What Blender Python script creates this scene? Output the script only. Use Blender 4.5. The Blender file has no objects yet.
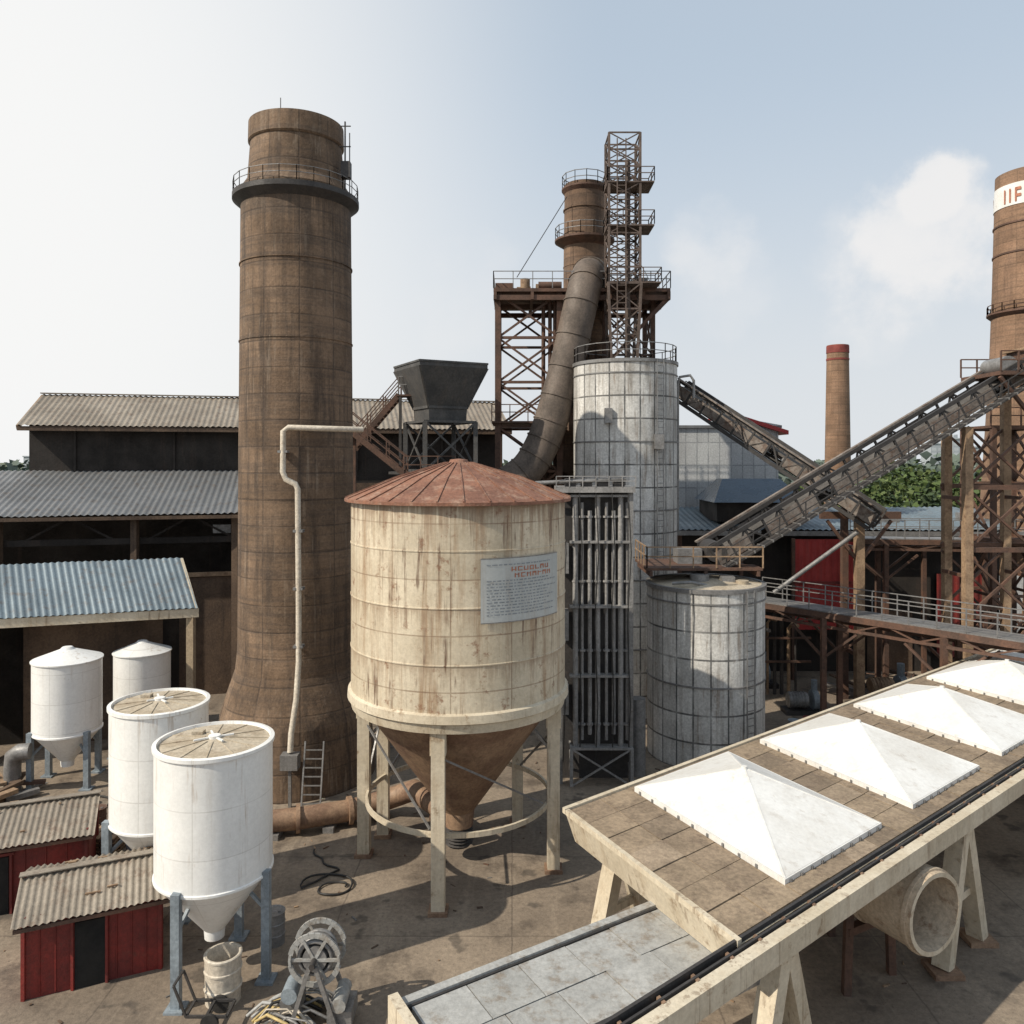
import bpy, math, random
from mathutils import Vector
random.seed(11)
V=Vector
pi=math.pi
scene=bpy.context.scene

# ------------------------------------------------------------------ materials
class N:
    def __init__(s,nt): s.nt=nt
    def new(s,t,**k):
        n=s.nt.nodes.new(t)
        for a,b in k.items(): setattr(n,a,b)
        return n
    def link(s,a,b): s.nt.links.new(a,b)
    def setin(s,sock,v):
        if hasattr(v,'is_output') or isinstance(v,bpy.types.NodeSocket): s.link(v,sock)
        else: sock.default_value=v
    def math(s,op,a,b=0.0,c=None,clamp=False):
        n=s.new('ShaderNodeMath',operation=op,use_clamp=clamp)
        s.setin(n.inputs[0],a); s.setin(n.inputs[1],b)
        if c is not None: s.setin(n.inputs[2],c)
        return n.outputs[0]
    def mapr(s,v,a,b,c=0.0,d=1.0):
        n=s.new('ShaderNodeMapRange',interpolation_type='SMOOTHSTEP')
        s.setin(n.inputs[0],v)
        for i,x in enumerate((a,b,c,d)): n.inputs[i+1].default_value=x
        return n.outputs[0]
    def mix(s,f,a,b,bt='MIX'):
        n=s.new('ShaderNodeMix',data_type='RGBA',blend_type=bt)
        s.setin(n.inputs[0],f); s.setin(n.inputs[6],a); s.setin(n.inputs[7],b)
        return n.outputs[2]
    def noise(s,vec,scale,detail=4,rough=.6):
        n=s.new('ShaderNodeTexNoise'); s.link(vec,n.inputs['Vector'])
        n.inputs['Scale'].default_value=scale; n.inputs['Detail'].default_value=detail
        n.inputs['Roughness'].default_value=rough
        return n.outputs['Fac']
    def mapping(s,vec,sc,loc=(0,0,0)):
        n=s.new('ShaderNodeMapping'); s.link(vec,n.inputs[0]); n.inputs['Scale'].default_value=sc
        n.inputs['Location'].default_value=loc
        return n.outputs[0]

def c4(c): return (c[0],c[1],c[2],1)
def wm(name,c1,c2,scale=.8,streak=None,samt=.6,sscale=1.5,slo=.5,shi=.72,rough=.75,metal=0.0,bump=.2,fine=.25,
       grid=None,gcol=(.03,.03,.03),gw=.03,gamt=.8,gvar=.15,rust=None,ramt=.7,rlo=.6,rhi=.75,bscale=9,strata=None,
       streak2=None,s2amt=.5,topstain=None):
    m=bpy.data.materials.new(name); m.use_nodes=True
    nt=m.node_tree; b=nt.nodes['Principled BSDF']; n=N(nt)
    tc=n.new('ShaderNodeTexCoord').outputs['Object']
    big=n.noise(tc,scale,5,.62)
    col=n.mix(n.mapr(big,.35,.65),c4(c1),c4(c2))
    if strata:
        f=n.noise(n.mapping(tc,(.12,.12,2.6)),1.5,4,.75)
        col=n.mix(n.math('MULTIPLY',n.mapr(f,.45,.62),strata[1]),col,c4(strata[0]))
    if grid or topstain:
        sep=n.new('ShaderNodeSeparateXYZ'); n.link(tc,sep.inputs[0])
    if grid:
        wob=n.math('MULTIPLY',n.math('SUBTRACT',n.noise(tc,1.7,2),.5),.03)
        if grid[0]=='cyl':
            _,cnt,dz,R=grid
            A=n.math('MULTIPLY',n.math('ARCTAN2',sep.outputs[1],sep.outputs[0]),cnt/(2*pi)); sa=2*pi*R/cnt
            B=n.math('DIVIDE',sep.outputs[2],dz); sb=dz
        elif grid[0]=='xz':
            A=n.math('DIVIDE',sep.outputs[0],grid[1]); sa=grid[1]; B=n.math('DIVIDE',sep.outputs[2],grid[2]); sb=grid[2]
        def dist(a,s):
            f=n.math('FRACT',a); return n.math('MULTIPLY',n.math('MINIMUM',f,n.math('SUBTRACT',1.0,f)),s)
        d=n.math('ADD',n.math('MINIMUM',dist(A,sa),dist(B,sb)),wob)
        line=n.math('MULTIPLY',n.mapr(d,gw*.4,gw,1,0),n.mapr(n.noise(tc,.9,2),.3,.6,.45,1))
        cmb=n.new('ShaderNodeCombineXYZ'); n.link(n.math('FLOOR',A),cmb.inputs[0]); n.link(n.math('FLOOR',B),cmb.inputs[1])
        wn=n.new('ShaderNodeTexWhiteNoise',noise_dimensions='3D'); n.link(cmb.outputs[0],wn.inputs[0])
        v=n.mapr(wn.outputs[0],0,1,1-gvar,1+gvar*.6)
        hs=n.new('ShaderNodeHueSaturation'); n.link(col,hs.inputs['Color']); n.link(v,hs.inputs['Value'])
        col=hs.outputs[0]
    if streak:
        sv=n.mapping(tc,(sscale,sscale,sscale*.07))
        st=n.noise(sv,1.6,6,.7)
        f=n.math('MULTIPLY',n.mapr(st,slo,shi),samt)
        f=n.math('MULTIPLY',f,n.mapr(n.noise(tc,.35,2),.3,.6,.35,1))
        col=n.mix(f,col,c4(streak))
    if streak2:
        st=n.noise(n.mapping(tc,(3.1,3.1,.16),(5,3,1)),1.5,5,.7)
        f=n.math('MULTIPLY',n.math('MULTIPLY',n.mapr(st,.54,.64),s2amt),n.mapr(n.noise(tc,.55,3),.42,.6))
        col=n.mix(f,col,c4(streak2))
    if topstain:   # run-off staining that fades below an edge at height z (local)
        for zt,ln_,cc,am in topstain:
            st=n.noise(n.mapping(tc,(4.5,4.5,.1),(1,7,2)),1.3,4,.65)
            dz_=n.math('SUBTRACT',zt,sep.outputs[2])
            reach=n.math('MULTIPLY',n.mapr(st,.35,.68),ln_)
            f=n.math('MULTIPLY',n.math('SUBTRACT',1.0,n.math('DIVIDE',dz_,n.math('ADD',reach,.05)),clamp=True),am)
            f=n.math('MULTIPLY',f,n.math('GREATER_THAN',dz_,0.0))
            col=n.mix(f,col,c4(cc))
    if rust:
        r=n.noise(tc,2.3,6,.72)
        col=n.mix(n.math('MULTIPLY',n.mapr(r,rlo,rhi),ramt),col,c4(rust))
    if grid:
        col=n.mix(n.math('MULTIPLY',line,gamt),col,c4(gcol))
    fn=n.noise(tc,bscale,4,.75)
    hs=n.new('ShaderNodeHueSaturation'); n.link(col,hs.inputs['Color']); n.link(n.mapr(fn,.25,.75,1-fine,1+fine),hs.inputs['Value'])
    n.link(hs.outputs[0],b.inputs['Base Color'])
    b.inputs['Metallic'].default_value=metal
    n.link(n.mapr(big,.3,.7,max(0,rough-.12),min(1,rough+.12)),b.inputs['Roughness'])
    if bump>.1:
        bp=n.new('ShaderNodeBump'); bp.inputs['Strength'].default_value=bump; bp.inputs['Distance'].default_value=.05
        bn=n.noise(tc,bscale,2,.7)
        h=bn
        if grid: h=n.math('SUBTRACT',bn,line)
        n.link(h,bp.inputs['Height']); n.link(bp.outputs[0],b.inputs['Normal'])
    return m

M={}
M['chim']=wm('weathered_concrete',(.205,.135,.085),(.14,.092,.058),.45,streak=(.05,.036,.027),samt=.85,sscale=1.3,slo=.43,shi=.68,rough=.9,bump=.3,grid=('cyl',10,1.12,2.5),gcol=(.06,.043,.032),gw=.045,gamt=.7,gvar=.18,rust=(.28,.205,.14),ramt=.45,rlo=.55,strata=((.10,.07,.05),.65),streak2=(.27,.21,.155),s2amt=.45,topstain=[(25.2,6,(.05,.037,.028),.6)])
M['chim2']=wm('weathered_concrete_stack',(.20,.125,.08),(.13,.083,.055),.5,streak=(.05,.035,.03),samt=.6,rough=.9,grid=('cyl',8,1.0,1.3),gcol=(.06,.04,.03),gw=.05,gamt=.5,gvar=.2,strata=((.1,.07,.05),.4))
M['chim3']=wm('tan_brick_stack',(.265,.16,.10),(.19,.115,.072),.4,streak=(.09,.055,.04),samt=.6,rough=.9,grid=('cyl',10,1.6,2.6),gcol=(.11,.07,.045),gw=.06,gamt=.5,gvar=.15,strata=((.13,.085,.055),.5))
M['cream_tank']=wm('cream_painted_steel',(.60,.525,.40),(.47,.40,.29),.4,streak=(.27,.165,.09),samt=.9,sscale=1.5,slo=.46,shi=.7,rough=.55,bump=.12,grid=('cyl',12,1.72,3.74),gcol=(.18,.11,.065),gw=.03,gamt=.65,gvar=.08,rust=(.2,.095,.05),ramt=.8,rlo=.56,rhi=.69,fine=.12,streak2=(.12,.065,.038),s2amt=.9,topstain=[(12.7,1.7,(.18,.10,.055),.75),(9.44,1.2,(.2,.12,.07),.5),(7.69,1.0,(.2,.12,.07),.45)])
M['cream']=wm('cream_paint',(.60,.53,.41),(.49,.42,.31),.7,streak=(.3,.2,.11),samt=.5,rough=.6,bump=.12,rust=(.2,.12,.06),ramt=.7,rlo=.56,rhi=.71,fine=.12,streak2=(.16,.1,.06),s2amt=.6)
M['rustroof']=wm('rusted_sheet_roof',(.25,.115,.07),(.16,.075,.05),.9,rust=(.33,.22,.16),ramt=.7,rlo=.47,rhi=.68,rough=.8,bump=.3)
M['rustcone']=wm('rusty_hopper_steel',(.29,.19,.12),(.17,.10,.065),.8,streak=(.09,.045,.03),samt=.7,rough=.7)
M['white']=wm('white_painted_steel',(.82,.82,.80),(.75,.75,.73),.6,streak=(.45,.39,.32),samt=.55,sscale=2.4,slo=.55,shi=.8,rough=.42,bump=.06,grid=('cyl',4,1.25,1.55),gcol=(.4,.38,.35),gw=.02,gamt=.4,gvar=.03,rust=(.3,.18,.1),ramt=.5,rlo=.64,rhi=.76,fine=.06,streak2=(.33,.22,.13),s2amt=.5)
M['hatch']=wm('white_hatch_paint',(.76,.755,.73),(.64,.625,.59),.5,streak=(.42,.37,.31),samt=.4,rough=.5,bump=.05,rust=(.33,.26,.19),ramt=.55,rlo=.57,rhi=.76,fine=.07)
M['tanktop']=wm('stained_tank_lid',(.46,.40,.31),(.35,.29,.21),1.2,rust=(.18,.12,.08),ramt=.6,rlo=.55,rhi=.7,rough=.8)
M['silo']=wm('grey_white_panels',(.62,.61,.58),(.50,.49,.465),.5,streak=(.21,.185,.155),samt=.8,sscale=1.8,slo=.45,shi=.68,rough=.6,bump=.15,grid=('cyl',22,1.25,3.0),gcol=(.05,.05,.05),gw=.06,gamt=.9,gvar=.18,rust=(.2,.13,.08),ramt=.5,rlo=.58,streak2=(.19,.13,.085),s2amt=.6)
M['panelwall']=wm('grey_panel_wall',(.46,.47,.47),(.38,.385,.39),.3,streak=(.2,.2,.2),samt=.4,rough=.6,grid=('xz',.85,1.7),gcol=(.14,.15,.16),gw=.06,gamt=.6,gvar=.08)
M['steelbrown']=wm('rust_brown_steel',(.12,.062,.04),(.075,.045,.033),1.2,rust=(.19,.09,.05),ramt=.6,rough=.75)
M['maststeel']=wm('weathered_mast_steel',(.13,.095,.078),(.085,.062,.05),1.2,rust=(.17,.09,.055),ramt=.5,rough=.7)
M['steeldark']=wm('dark_steel',(.048,.043,.04),(.033,.031,.031),1,rust=(.1,.06,.04),ramt=.45,rough=.65)
M['hoppersteel']=wm('dull_hopper_plate',(.078,.075,.072),(.05,.05,.05),1,streak=(.13,.105,.085),samt=.5,rough=.6,rust=(.12,.08,.05),ramt=.4)
M['steelgrey']=wm('galvanised_steel',(.25,.245,.24),(.18,.175,.17),1.5,rust=(.14,.09,.06),ramt=.5,rough=.5,metal=.3)
M['rackpipe']=wm('dull_grey_pipe',(.30,.29,.28),(.21,.205,.20),1.5,streak=(.09,.075,.06),samt=.6,rust=(.15,.09,.06),ramt=.5,rough=.55)
M['steelblue']=wm('blue_grey_steel',(.24,.28,.31),(.18,.21,.235),1.5,rust=(.14,.1,.07),ramt=.4,rough=.55)
M['tan']=wm('tan_painted_steel',(.33,.225,.14),(.22,.148,.092),1.2,rust=(.12,.06,.035),ramt=.7,rlo=.5,rhi=.7,rough=.75)
M['duct']=wm('duct_steel',(.14,.108,.085),(.088,.07,.057),.7,streak=(.04,.03,.025),samt=.6,rust=(.2,.12,.08),ramt=.4,rough=.7)
M['corrgrey']=wm('corrugated_grey',(.20,.205,.21),(.14,.145,.15),.35,rust=(.12,.085,.06),ramt=.6,rlo=.5,rhi=.7,rough=.55,metal=.25,bump=.08,fine=.15)
M['corrblue']=wm('corrugated_blue_grey',(.165,.21,.24),(.12,.155,.18),.35,rust=(.12,.09,.07),ramt=.6,rlo=.5,rhi=.7,rough=.55,metal=.2,bump=.08,fine=.15)
M['corrtan']=wm('corrugated_tan',(.29,.25,.20),(.21,.18,.145),.35,rust=(.15,.1,.07),ramt=.65,rlo=.5,rhi=.68,rough=.65,metal=.1,bump=.1,fine=.2)
M['wallblack']=wm('black_brown_cladding',(.028,.022,.018),(.018,.015,.013),.5,streak=(.06,.04,.03),samt=.5,rough=.85)  # near-black brown for upper walls and the backs of open bays
M['wallbrown']=wm('brown_wall',(.13,.085,.055),(.085,.058,.042),.5,streak=(.04,.03,.025),samt=.7,rough=.9,bump=.3)
M['wallcream']=wm('tan_plaster',(.38,.30,.2),(.29,.22,.15),.5,streak=(.12,.08,.06),samt=.6,rough=.9)
M['red']=wm('red_painted_metal',(.19,.02,.016),(.12,.017,.014),.8,streak=(.05,.02,.018),samt=.6,rough=.6,rust=(.1,.05,.035),ramt=.6,rlo=.55)
M['redbright']=wm('red_roof_paint',(.42,.04,.035),(.33,.03,.028),.8,streak=(.2,.03,.025),samt=.5,rough=.55,fine=.1)
M['reddull']=wm('faded_red_brick_paint',(.22,.045,.035),(.15,.035,.03),.8,rough=.8,fine=.1)
M['dark']=wm('black_opening',(.012,.011,.01),(.008,.008,.008),1,rough=.9,bump=0)
M['rubber']=wm('black_rubber',(.02,.02,.02),(.03,.028,.026),2,rough=.6)
M['belt']=wm('conveyor_belt',(.10,.09,.08),(.06,.055,.05),1,rough=.85,rust=(.25,.21,.17),ramt=.5)
M['gcladd']=wm('conveyor_cladding',(.22,.19,.165),(.13,.11,.095),1.2,rust=(.10,.055,.035),ramt=.75,rlo=.46,rhi=.64,rough=.75)
M['sign']=wm('sign_board',(.44,.46,.455),(.38,.40,.395),.8,streak=(.3,.25,.2),samt=.6,rough=.5,bump=0,fine=.06,rust=(.3,.2,.13),ramt=.4,rlo=.6)
M['ink']=wm('sign_ink',(.18,.20,.22),(.26,.28,.3),5,rough=.6,bump=0)
M['inkred']=wm('sign_red',(.4,.15,.08),(.32,.12,.07),5,rough=.6,bump=0)
M['pipecr']=wm('cream_pipe',(.55,.46,.35),(.45,.36,.26),.9,rust=(.2,.11,.06),ramt=.7,rlo=.53,rhi=.7,rough=.6)
M['drain']=wm('pale_pipe',(.58,.52,.43),(.48,.42,.34),1.5,rust=(.25,.15,.09),ramt=.6,rough=.6)
M['yellow']=wm('yellow_hose',(.5,.38,.16),(.4,.3,.14),3,rough=.6)
M['glassb']=wm('blue_skylight',(.05,.08,.115),(.07,.10,.135),.8,rough=.3)
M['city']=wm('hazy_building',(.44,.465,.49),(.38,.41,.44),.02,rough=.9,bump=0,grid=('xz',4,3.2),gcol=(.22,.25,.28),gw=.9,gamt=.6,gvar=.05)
M['bark']=wm('bark',(.09,.06,.04),(.06,.045,.03),2,rough=.95)
def leafmat(name,c):
    m=bpy.data.materials.new(name); m.use_nodes=True; b=m.node_tree.nodes['Principled BSDF']; n=N(m.node_tree)
    tc=n.new('ShaderNodeTexCoord').outputs['Object']
    n.link(n.mix(n.noise(tc,.4,2),c4(tuple(x*1.25 for x in c)),c4(tuple(x*.6 for x in c))),b.inputs['Base Color']); b.inputs['Roughness'].default_value=.75
    return m
for i,c in enumerate([(.06,.095,.025),(.085,.13,.033),(.036,.06,.02),(.11,.145,.045)]): M['leaf%d'%i]=leafmat('foliage_%s'%'abcd'[i],c)
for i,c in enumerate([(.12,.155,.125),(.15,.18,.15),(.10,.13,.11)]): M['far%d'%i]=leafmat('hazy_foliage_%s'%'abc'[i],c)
for i,c in enumerate([(.30,.228,.155),(.265,.20,.137),(.33,.255,.18),(.23,.175,.122)]):
    M['tile%d'%i]=wm('deck_slab_%s'%'abcd'[i],c,tuple(x*.74 for x in c),.9,rust=(.12,.085,.06),ramt=.65,rlo=.48,rhi=.7,rough=.9,bump=.3,fine=.28)
for i,c in enumerate([(.36,.36,.345),(.335,.335,.32),(.385,.385,.37)]):
    M['plank%d'%i]=wm('grey_panel_%s'%'abc'[i],c,tuple(x*.8 for x in c),1.1,rust=(.19,.15,.11),ramt=.75,rlo=.48,rhi=.68,rough=.7,bump=.2,fine=.18)

def ground_mat():
    m=bpy.data.materials.new('yard_concrete'); m.use_nodes=True
    nt=m.node_tree; b=nt.nodes['Principled BSDF']; n=N(nt)
    tc=n.new('ShaderNodeTexCoord').outputs['Object']
    a=n.noise(tc,.13,6,.6); col=n.mix(n.mapr(a,.38,.62),(.26,.208,.155,1),(.17,.135,.102,1))
    s=n.noise(tc,.45,7,.7); col=n.mix(n.math('MULTIPLY',n.mapr(s,.50,.66),.75),col,(.085,.067,.052,1))
    st=n.noise(n.mapping(tc,(.9,.12,1)),1.2,5,.65); col=n.mix(n.math('MULTIPLY',n.mapr(st,.52,.7),.45),col,(.34,.28,.21,1))
    sep=n.new('ShaderNodeSeparateXYZ'); n.link(tc,sep.inputs[0])
    wob=n.math('MULTIPLY',n.math('SUBTRACT',n.noise(tc,.9,3),.5),.12)
    def ln(o,p):
        f=n.math('FRACT',n.math('DIVIDE',n.math('ADD',o,wob),p)); return n.math('MULTIPLY',n.math('MINIMUM',f,n.math('SUBTRACT',1.0,f)),p)
    d=n.math('MINIMUM',ln(sep.outputs[0],5.3),ln(sep.outputs[1],4.7))
    col=n.mix(n.mapr(d,.012,.035,.5,0),col,(.07,.055,.043,1))
    oil=n.mapr(n.noise(tc,.8,3,.5),.62,.68); col=n.mix(n.math('MULTIPLY',oil,.6),col,(.05,.042,.035,1))
    ln2=n.new('ShaderNodeVectorMath',operation='LENGTH'); n.link(tc,ln2.inputs[0])
    col=n.mix(n.mapr(ln2.outputs['Value'],95,150),col,(.09,.11,.06,1))
    sp=n.mapr(n.noise(tc,14,2,.5),.64,.7); col=n.mix(n.math('MULTIPLY',sp,.5),col,(.08,.06,.045,1))
    fn=n.noise(tc,6,6,.8)
    hs=n.new('ShaderNodeHueSaturation'); n.link(col,hs.inputs['Color']); n.link(n.mapr(fn,.25,.75,.7,1.27),hs.inputs['Value'])
    n.link(hs.outputs[0],b.inputs['Base Color'])
    n.link(n.mapr(s,.45,.7,.9,.6),b.inputs['Roughness'])
    bp=n.new('ShaderNodeBump'); bp.inputs['Strength'].default_value=.35; bp.inputs['Distance'].default_value=.05
    n.link(n.noise(tc,6,3,.8),bp.inputs['Height']); n.link(bp.outputs[0],b.inputs['Normal'])
    return m
M['ground']=ground_mat()

# ------------------------------------------------------------------ builder
class O:
    def __init__(s,name,origin=(0,0,0)):
        s.name=name; s.o=V(origin); s.parts={}; s.part('body')
    def part(s,p):
        if p not in s.parts: s.parts[p]=([],[],[],[])
        s.cur=s.parts[p]; return s
    def add(s,vs,fs,mat,smooth=False):
        v,f,m,sm=s.cur; k=len(v)
        v.extend([V(a) for a in vs])
        for q in fs:
            f.append([i+k for i in q]); m.append(mat); sm.append(smooth)
    def quad(s,pts,mat): s.add(pts,[list(range(len(pts)))],mat)
    def box(s,x0,x1,y0,y1,z0,z1,mat):
        s.hexa([(x0,y0,z0),(x1,y0,z0),(x1,y1,z0),(x0,y1,z0),(x0,y0,z1),(x1,y0,z1),(x1,y1,z1),(x0,y1,z1)],mat)
    def hexa(s,p,mat):
        s.add(p,[(3,2,1,0),(4,5,6,7),(0,1,5,4),(1,2,6,5),(2,3,7,6),(3,0,4,7)],mat)
    def prism(s,pts,z0,z1,mat,pts2=None):
        n=len(pts); pts2=pts2 or pts
        s.add([(p[0],p[1],z0) for p in pts2]+[(p[0],p[1],z1) for p in pts],
              [list(range(n))[::-1],list(range(n,2*n))]+[(i,(i+1)%n,n+(i+1)%n,n+i) for i in range(n)],mat)
    def beam(s,p1,p2,w,h,mat):
        p1=V(p1);p2=V(p2);d=(p2-p1)
        if d.length<1e-6:return
        d.normalize(); up=V((0,0,1))
        if abs(d.z)>.98: up=V((0,1,0))
        sd=d.cross(up).normalized(); u=sd.cross(d).normalized()
        sd*=w/2; u*=h/2
        s.hexa([p1-sd-u,p1+sd-u,p1+sd+u,p1-sd+u,p2-sd-u,p2+sd-u,p2+sd+u,p2-sd+u],mat)
    def cyl(s,p1,p2,r1,r2,mat,n=24,caps=True,smooth=True):
        p1=V(p1);p2=V(p2);d=(p2-p1).normalized(); up=V((0,0,1)) if abs(d.z)<.98 else V((1,0,0))
        a=d.cross(up).normalized(); b=a.cross(d).normalized()
        vs=[];
        for (p,r) in ((p1,r1),(p2,r2)):
            for i in range(n):
                t=2*pi*i/n; vs.append(p+a*(r*math.cos(t))+b*(r*math.sin(t)))
        s.add(vs,[(i,(i+1)%n,n+(i+1)%n,n+i) for i in range(n)],mat,smooth)
        if caps:
            s.add(vs,[list(range(n))[::-1],list(range(n,2*n))],mat)
    def lathe(s,c,prof,mat,n=48,smooth=True):
        c=V(c)
        for (r0,z0),(r1,z1) in zip(prof,prof[1:]):
            vs=[]
            for r,z in ((r0,z0),(r1,z1)):
                for i in range(n):
                    t=2*pi*i/n; vs.append(c+V((r*math.cos(t),r*math.sin(t),z)))
            s.add(vs,[(i,(i+1)%n,n+(i+1)%n,n+i) for i in range(n)],mat,smooth)
    def tube(s,path,r,mat,n=10,rs=None):
        path=[V(p) for p in path]; k=len(path); vs=[]; prev=None
        for i,p in enumerate(path):
            d=(path[min(i+1,k-1)]-path[max(i-1,0)]).normalized()
            if prev is None:
                up=V((0,0,1)) if abs(d.z)<.9 else V((0,1,0)); a=d.cross(up).normalized()
            else: a=(prev-d*prev.dot(d)).normalized()
            prev=a; b=d.cross(a)
            rr=rs[i] if rs else r
            for j in range(n):
                t=2*pi*j/n; vs.append(p+a*(rr*math.cos(t))+b*(rr*math.sin(t)))
        fs=[(i*n+j,i*n+(j+1)%n,(i+1)*n+(j+1)%n,(i+1)*n+j) for i in range(k-1) for j in range(n)]
        s.add(vs,fs,mat,True)
        s.add(vs,[list(range(n))[::-1],list(range((k-1)*n,k*n))],mat)
    def corr(s,p00,p10,p11,p01,pitch,amp,mat):
        # corrugated sheets laid in strips, a few millimetres out of line with each other
        p00,p10,p11,p01=map(V,(p00,p10,p11,p01))
        L=((p10-p00).length); nw=max(2,int(L/pitch)); nn=nw*4
        nrm=(p10-p00).cross(p01-p00).normalized()
        if nrm.z<0: nrm=-nrm
        nv=3; vs=[]
        sh=0
        for i in range(nn+1):
            t=i/nn
            if i%(4*4)==0: sh=rnd(-.015,.015)
            o=nrm*(amp*math.sin(2*pi*nw*t)+sh)
            for j in range(nv+1):
                q=j/nv; vs.append(p00.lerp(p10,t).lerp(p01.lerp(p11,t),q)+o+nrm*(.015*math.sin(t*23+q*5)))
        s.add(vs,[(i*(nv+1)+j,(i+1)*(nv+1)+j,(i+1)*(nv+1)+j+1,i*(nv+1)+j+1) for i in range(nn) for j in range(nv)],mat,True)
    def rail(s,path,h,mat,sp=1.4,w=.06,closed=False,rails=(1.0,.55)):
        path=[V(p) for p in path]
        if closed: path=path+[path[0]]
        for a,b in zip(path,path[1:]):
            k=max(1,round((b-a).length/sp))
            for i in range(k+1):
                p=a.lerp(b,i/k); s.beam(p,p+V((0,0,h)),w,w,mat)
            for r in rails: s.beam(a+V((0,0,h*r)),b+V((0,0,h*r)),w*.9,w*.9,mat)
    def ringrail(s,c,r,h,mat,n=20,w=.06):
        c=V(c); s.rail([c+V((r*math.cos(2*pi*i/n),r*math.sin(2*pi*i/n),0)) for i in range(n)],h,mat,sp=5,w=w,closed=True)
    def lattice(s,cx,cy,z0,z1,w,d,nseg,leg,br,mat,rot=0,w1=None,d1=None,double=True,sides=(0,1,2,3)):
        w1=w1 or w; d1=d1 or d; cr,sr=math.cos(rot),math.sin(rot)
        def cor(k,t):
            z=z0+(z1-z0)*t; hw=(w+(w1-w)*t)/2; hd=(d+(d1-d)*t)/2
            x,y=[(-hw,-hd),(hw,-hd),(hw,hd),(-hw,hd)][k%4]
            return V((cx+x*cr-y*sr,cy+x*sr+y*cr,z))
        for k in range(4): s.beam(cor(k,0),cor(k,1),leg,leg,mat)
        for i in range(nseg):
            a,b=i/nseg,(i+1)/nseg
            for k in sides:
                s.beam(cor(k,b),cor(k+1,b),br,br,mat)
                if double or (i+k)%2: s.beam(cor(k,a),cor(k+1,b),br*.8,br*.8,mat)
                if double or not (i+k)%2: s.beam(cor(k+1,a),cor(k,b),br*.75,br*.75,mat)
    def ladder(s,p0,p1,w,mat,side=(1,0,0),step=.33,t=.06):
        p0=V(p0);p1=V(p1);sd=V(side)*w/2
        s.beam(p0-sd,p1-sd,t,t,mat); s.beam(p0+sd,p1+sd,t,t,mat)
        k=int((p1-p0).length/step)
        for i in range(1,k): p=p0.lerp(p1,i/k); s.beam(p-sd,p+sd,t*.7,t*.7,mat)
    def stairs(s,p0,p1,w,mat,side,rail=True):
        p0=V(p0);p1=V(p1);sd=V(side).normalized()*w/2
        s.beam(p0-sd,p1-sd,.08,.3,mat); s.beam(p0+sd,p1+sd,.08,.3,mat)
        k=max(3,int(abs(p1.z-p0.z)/.22))
        for i in range(1,k):
            p=p0.lerp(p1,i/k); s.beam(p-sd,p+sd,.26,.05,mat)
        if rail:
            for q in (-sd,sd): s.rail([p0+q,p1+q],1.0,mat,sp=1.2)
    def done(s):
        live={k:v for k,v in s.parts.items() if v[1]}
        root=None
        if len(live)>1:
            root=bpy.data.objects.new(s.name,None); root.location=s.o; scene.collection.objects.link(root)
        for pn,(v,f,m,sm) in live.items():
            nm=s.name if root is None else pn
            me=bpy.data.meshes.new(nm)
            me.from_pydata([p-s.o for p in v],[],f)
            idx={}
            for q in m:
                if q not in idx: idx[q]=len(idx); me.materials.append(M[q])
            me.polygons.foreach_set('material_index',[idx[q] for q in m])
            me.polygons.foreach_set('use_smooth',sm)
            me.update()
            ob=bpy.data.objects.new(nm,me); scene.collection.objects.link(ob)
            if root: ob.parent=root
            else: ob.location=s.o
        return root

def rnd(a,b): return random.uniform(a,b)

# ------------------------------------------------------------------ ground
g=O('ground'); g.quad([(-3000,-300,0),(3000,-300,0),(3000,4000,0),(-3000,4000,0)],'ground'); g.done()

# ------------------------------------------------------------------ main chimney
C=V((-9.7,36,0))
o=O('concrete_chimney',C); o.part('shaft')
o.lathe(C,[(3.5,0),(3.4,1.5),(3.28,2.8),(2.9,4.0),(2.62,4.8),(2.53,5.7),(2.49,14),(2.4,25.5)],'chim',64)
o.lathe(C,[(2.4,25.5),(2.45,25.9),(2.12,26.4),(2.0,28.0)],'chim',64)
o.lathe(C,[(2.0,28.0),(2.09,28.1),(2.07,28.95),(1.8,29.0),(1.75,24)],'chim',64)
o.part('platform')
o.lathe(C,[(2.4,25.2),(2.76,25.5),(2.76,25.72),(2.3,25.74)],'steeldark',64)
o.ringrail(C+V((0,0,25.72)),2.72,.62,'steelgrey',24,.028)
o.part('hoops')
for z in (5.75,12.3,19.2,22.6): o.lathe(C,[(2.4,z),(2.56-z*.004,z),(2.56-z*.004,z+.05),(2.4,z+.05)],'chim',64)
o.part('antenna')
o.beam((-7.35,35.2,25.7),(-7.35,35.2,28.9),.06,.06,'steeldark'); o.beam((-7.6,35.2,27.8),(-7.1,35.2,27.8),.04,.04,'steeldark')
o.beam((-7.15,35.2,25.7),(-7.15,35.2,28.4),.04,.04,'steeldark')
o.box(-7.5,-7.1,35.0,35.4,26.4,27.1,'steeldark'); o.beam((-7.6,35.2,28.7),(-7.1,35.2,28.7),.04,.04,'steeldark')
o.beam((-9.9,34.2,28.9),(-9.9,34.2,29.5),.03,.03,'steeldark')
o.part('drain_pipe')
path=[(-6.4,34.2,15.3),(-7.3,33.5,15.3),(-9.3,33.2,15.35),(-9.5,33.2,15.2),(-9.52,33.2,13.5),(-9.4,33.2,13.2),(-9.0,33.2,13.0),(-8.9,33.2,12.8),(-8.86,33.2,8),(-8.86,33.2,5.6),(-8.84,32.75,4.2),(-8.95,32.4,2.9),(-8.95,32.25,2.2)]
o.tube(path,.12,'drain',12)
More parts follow.
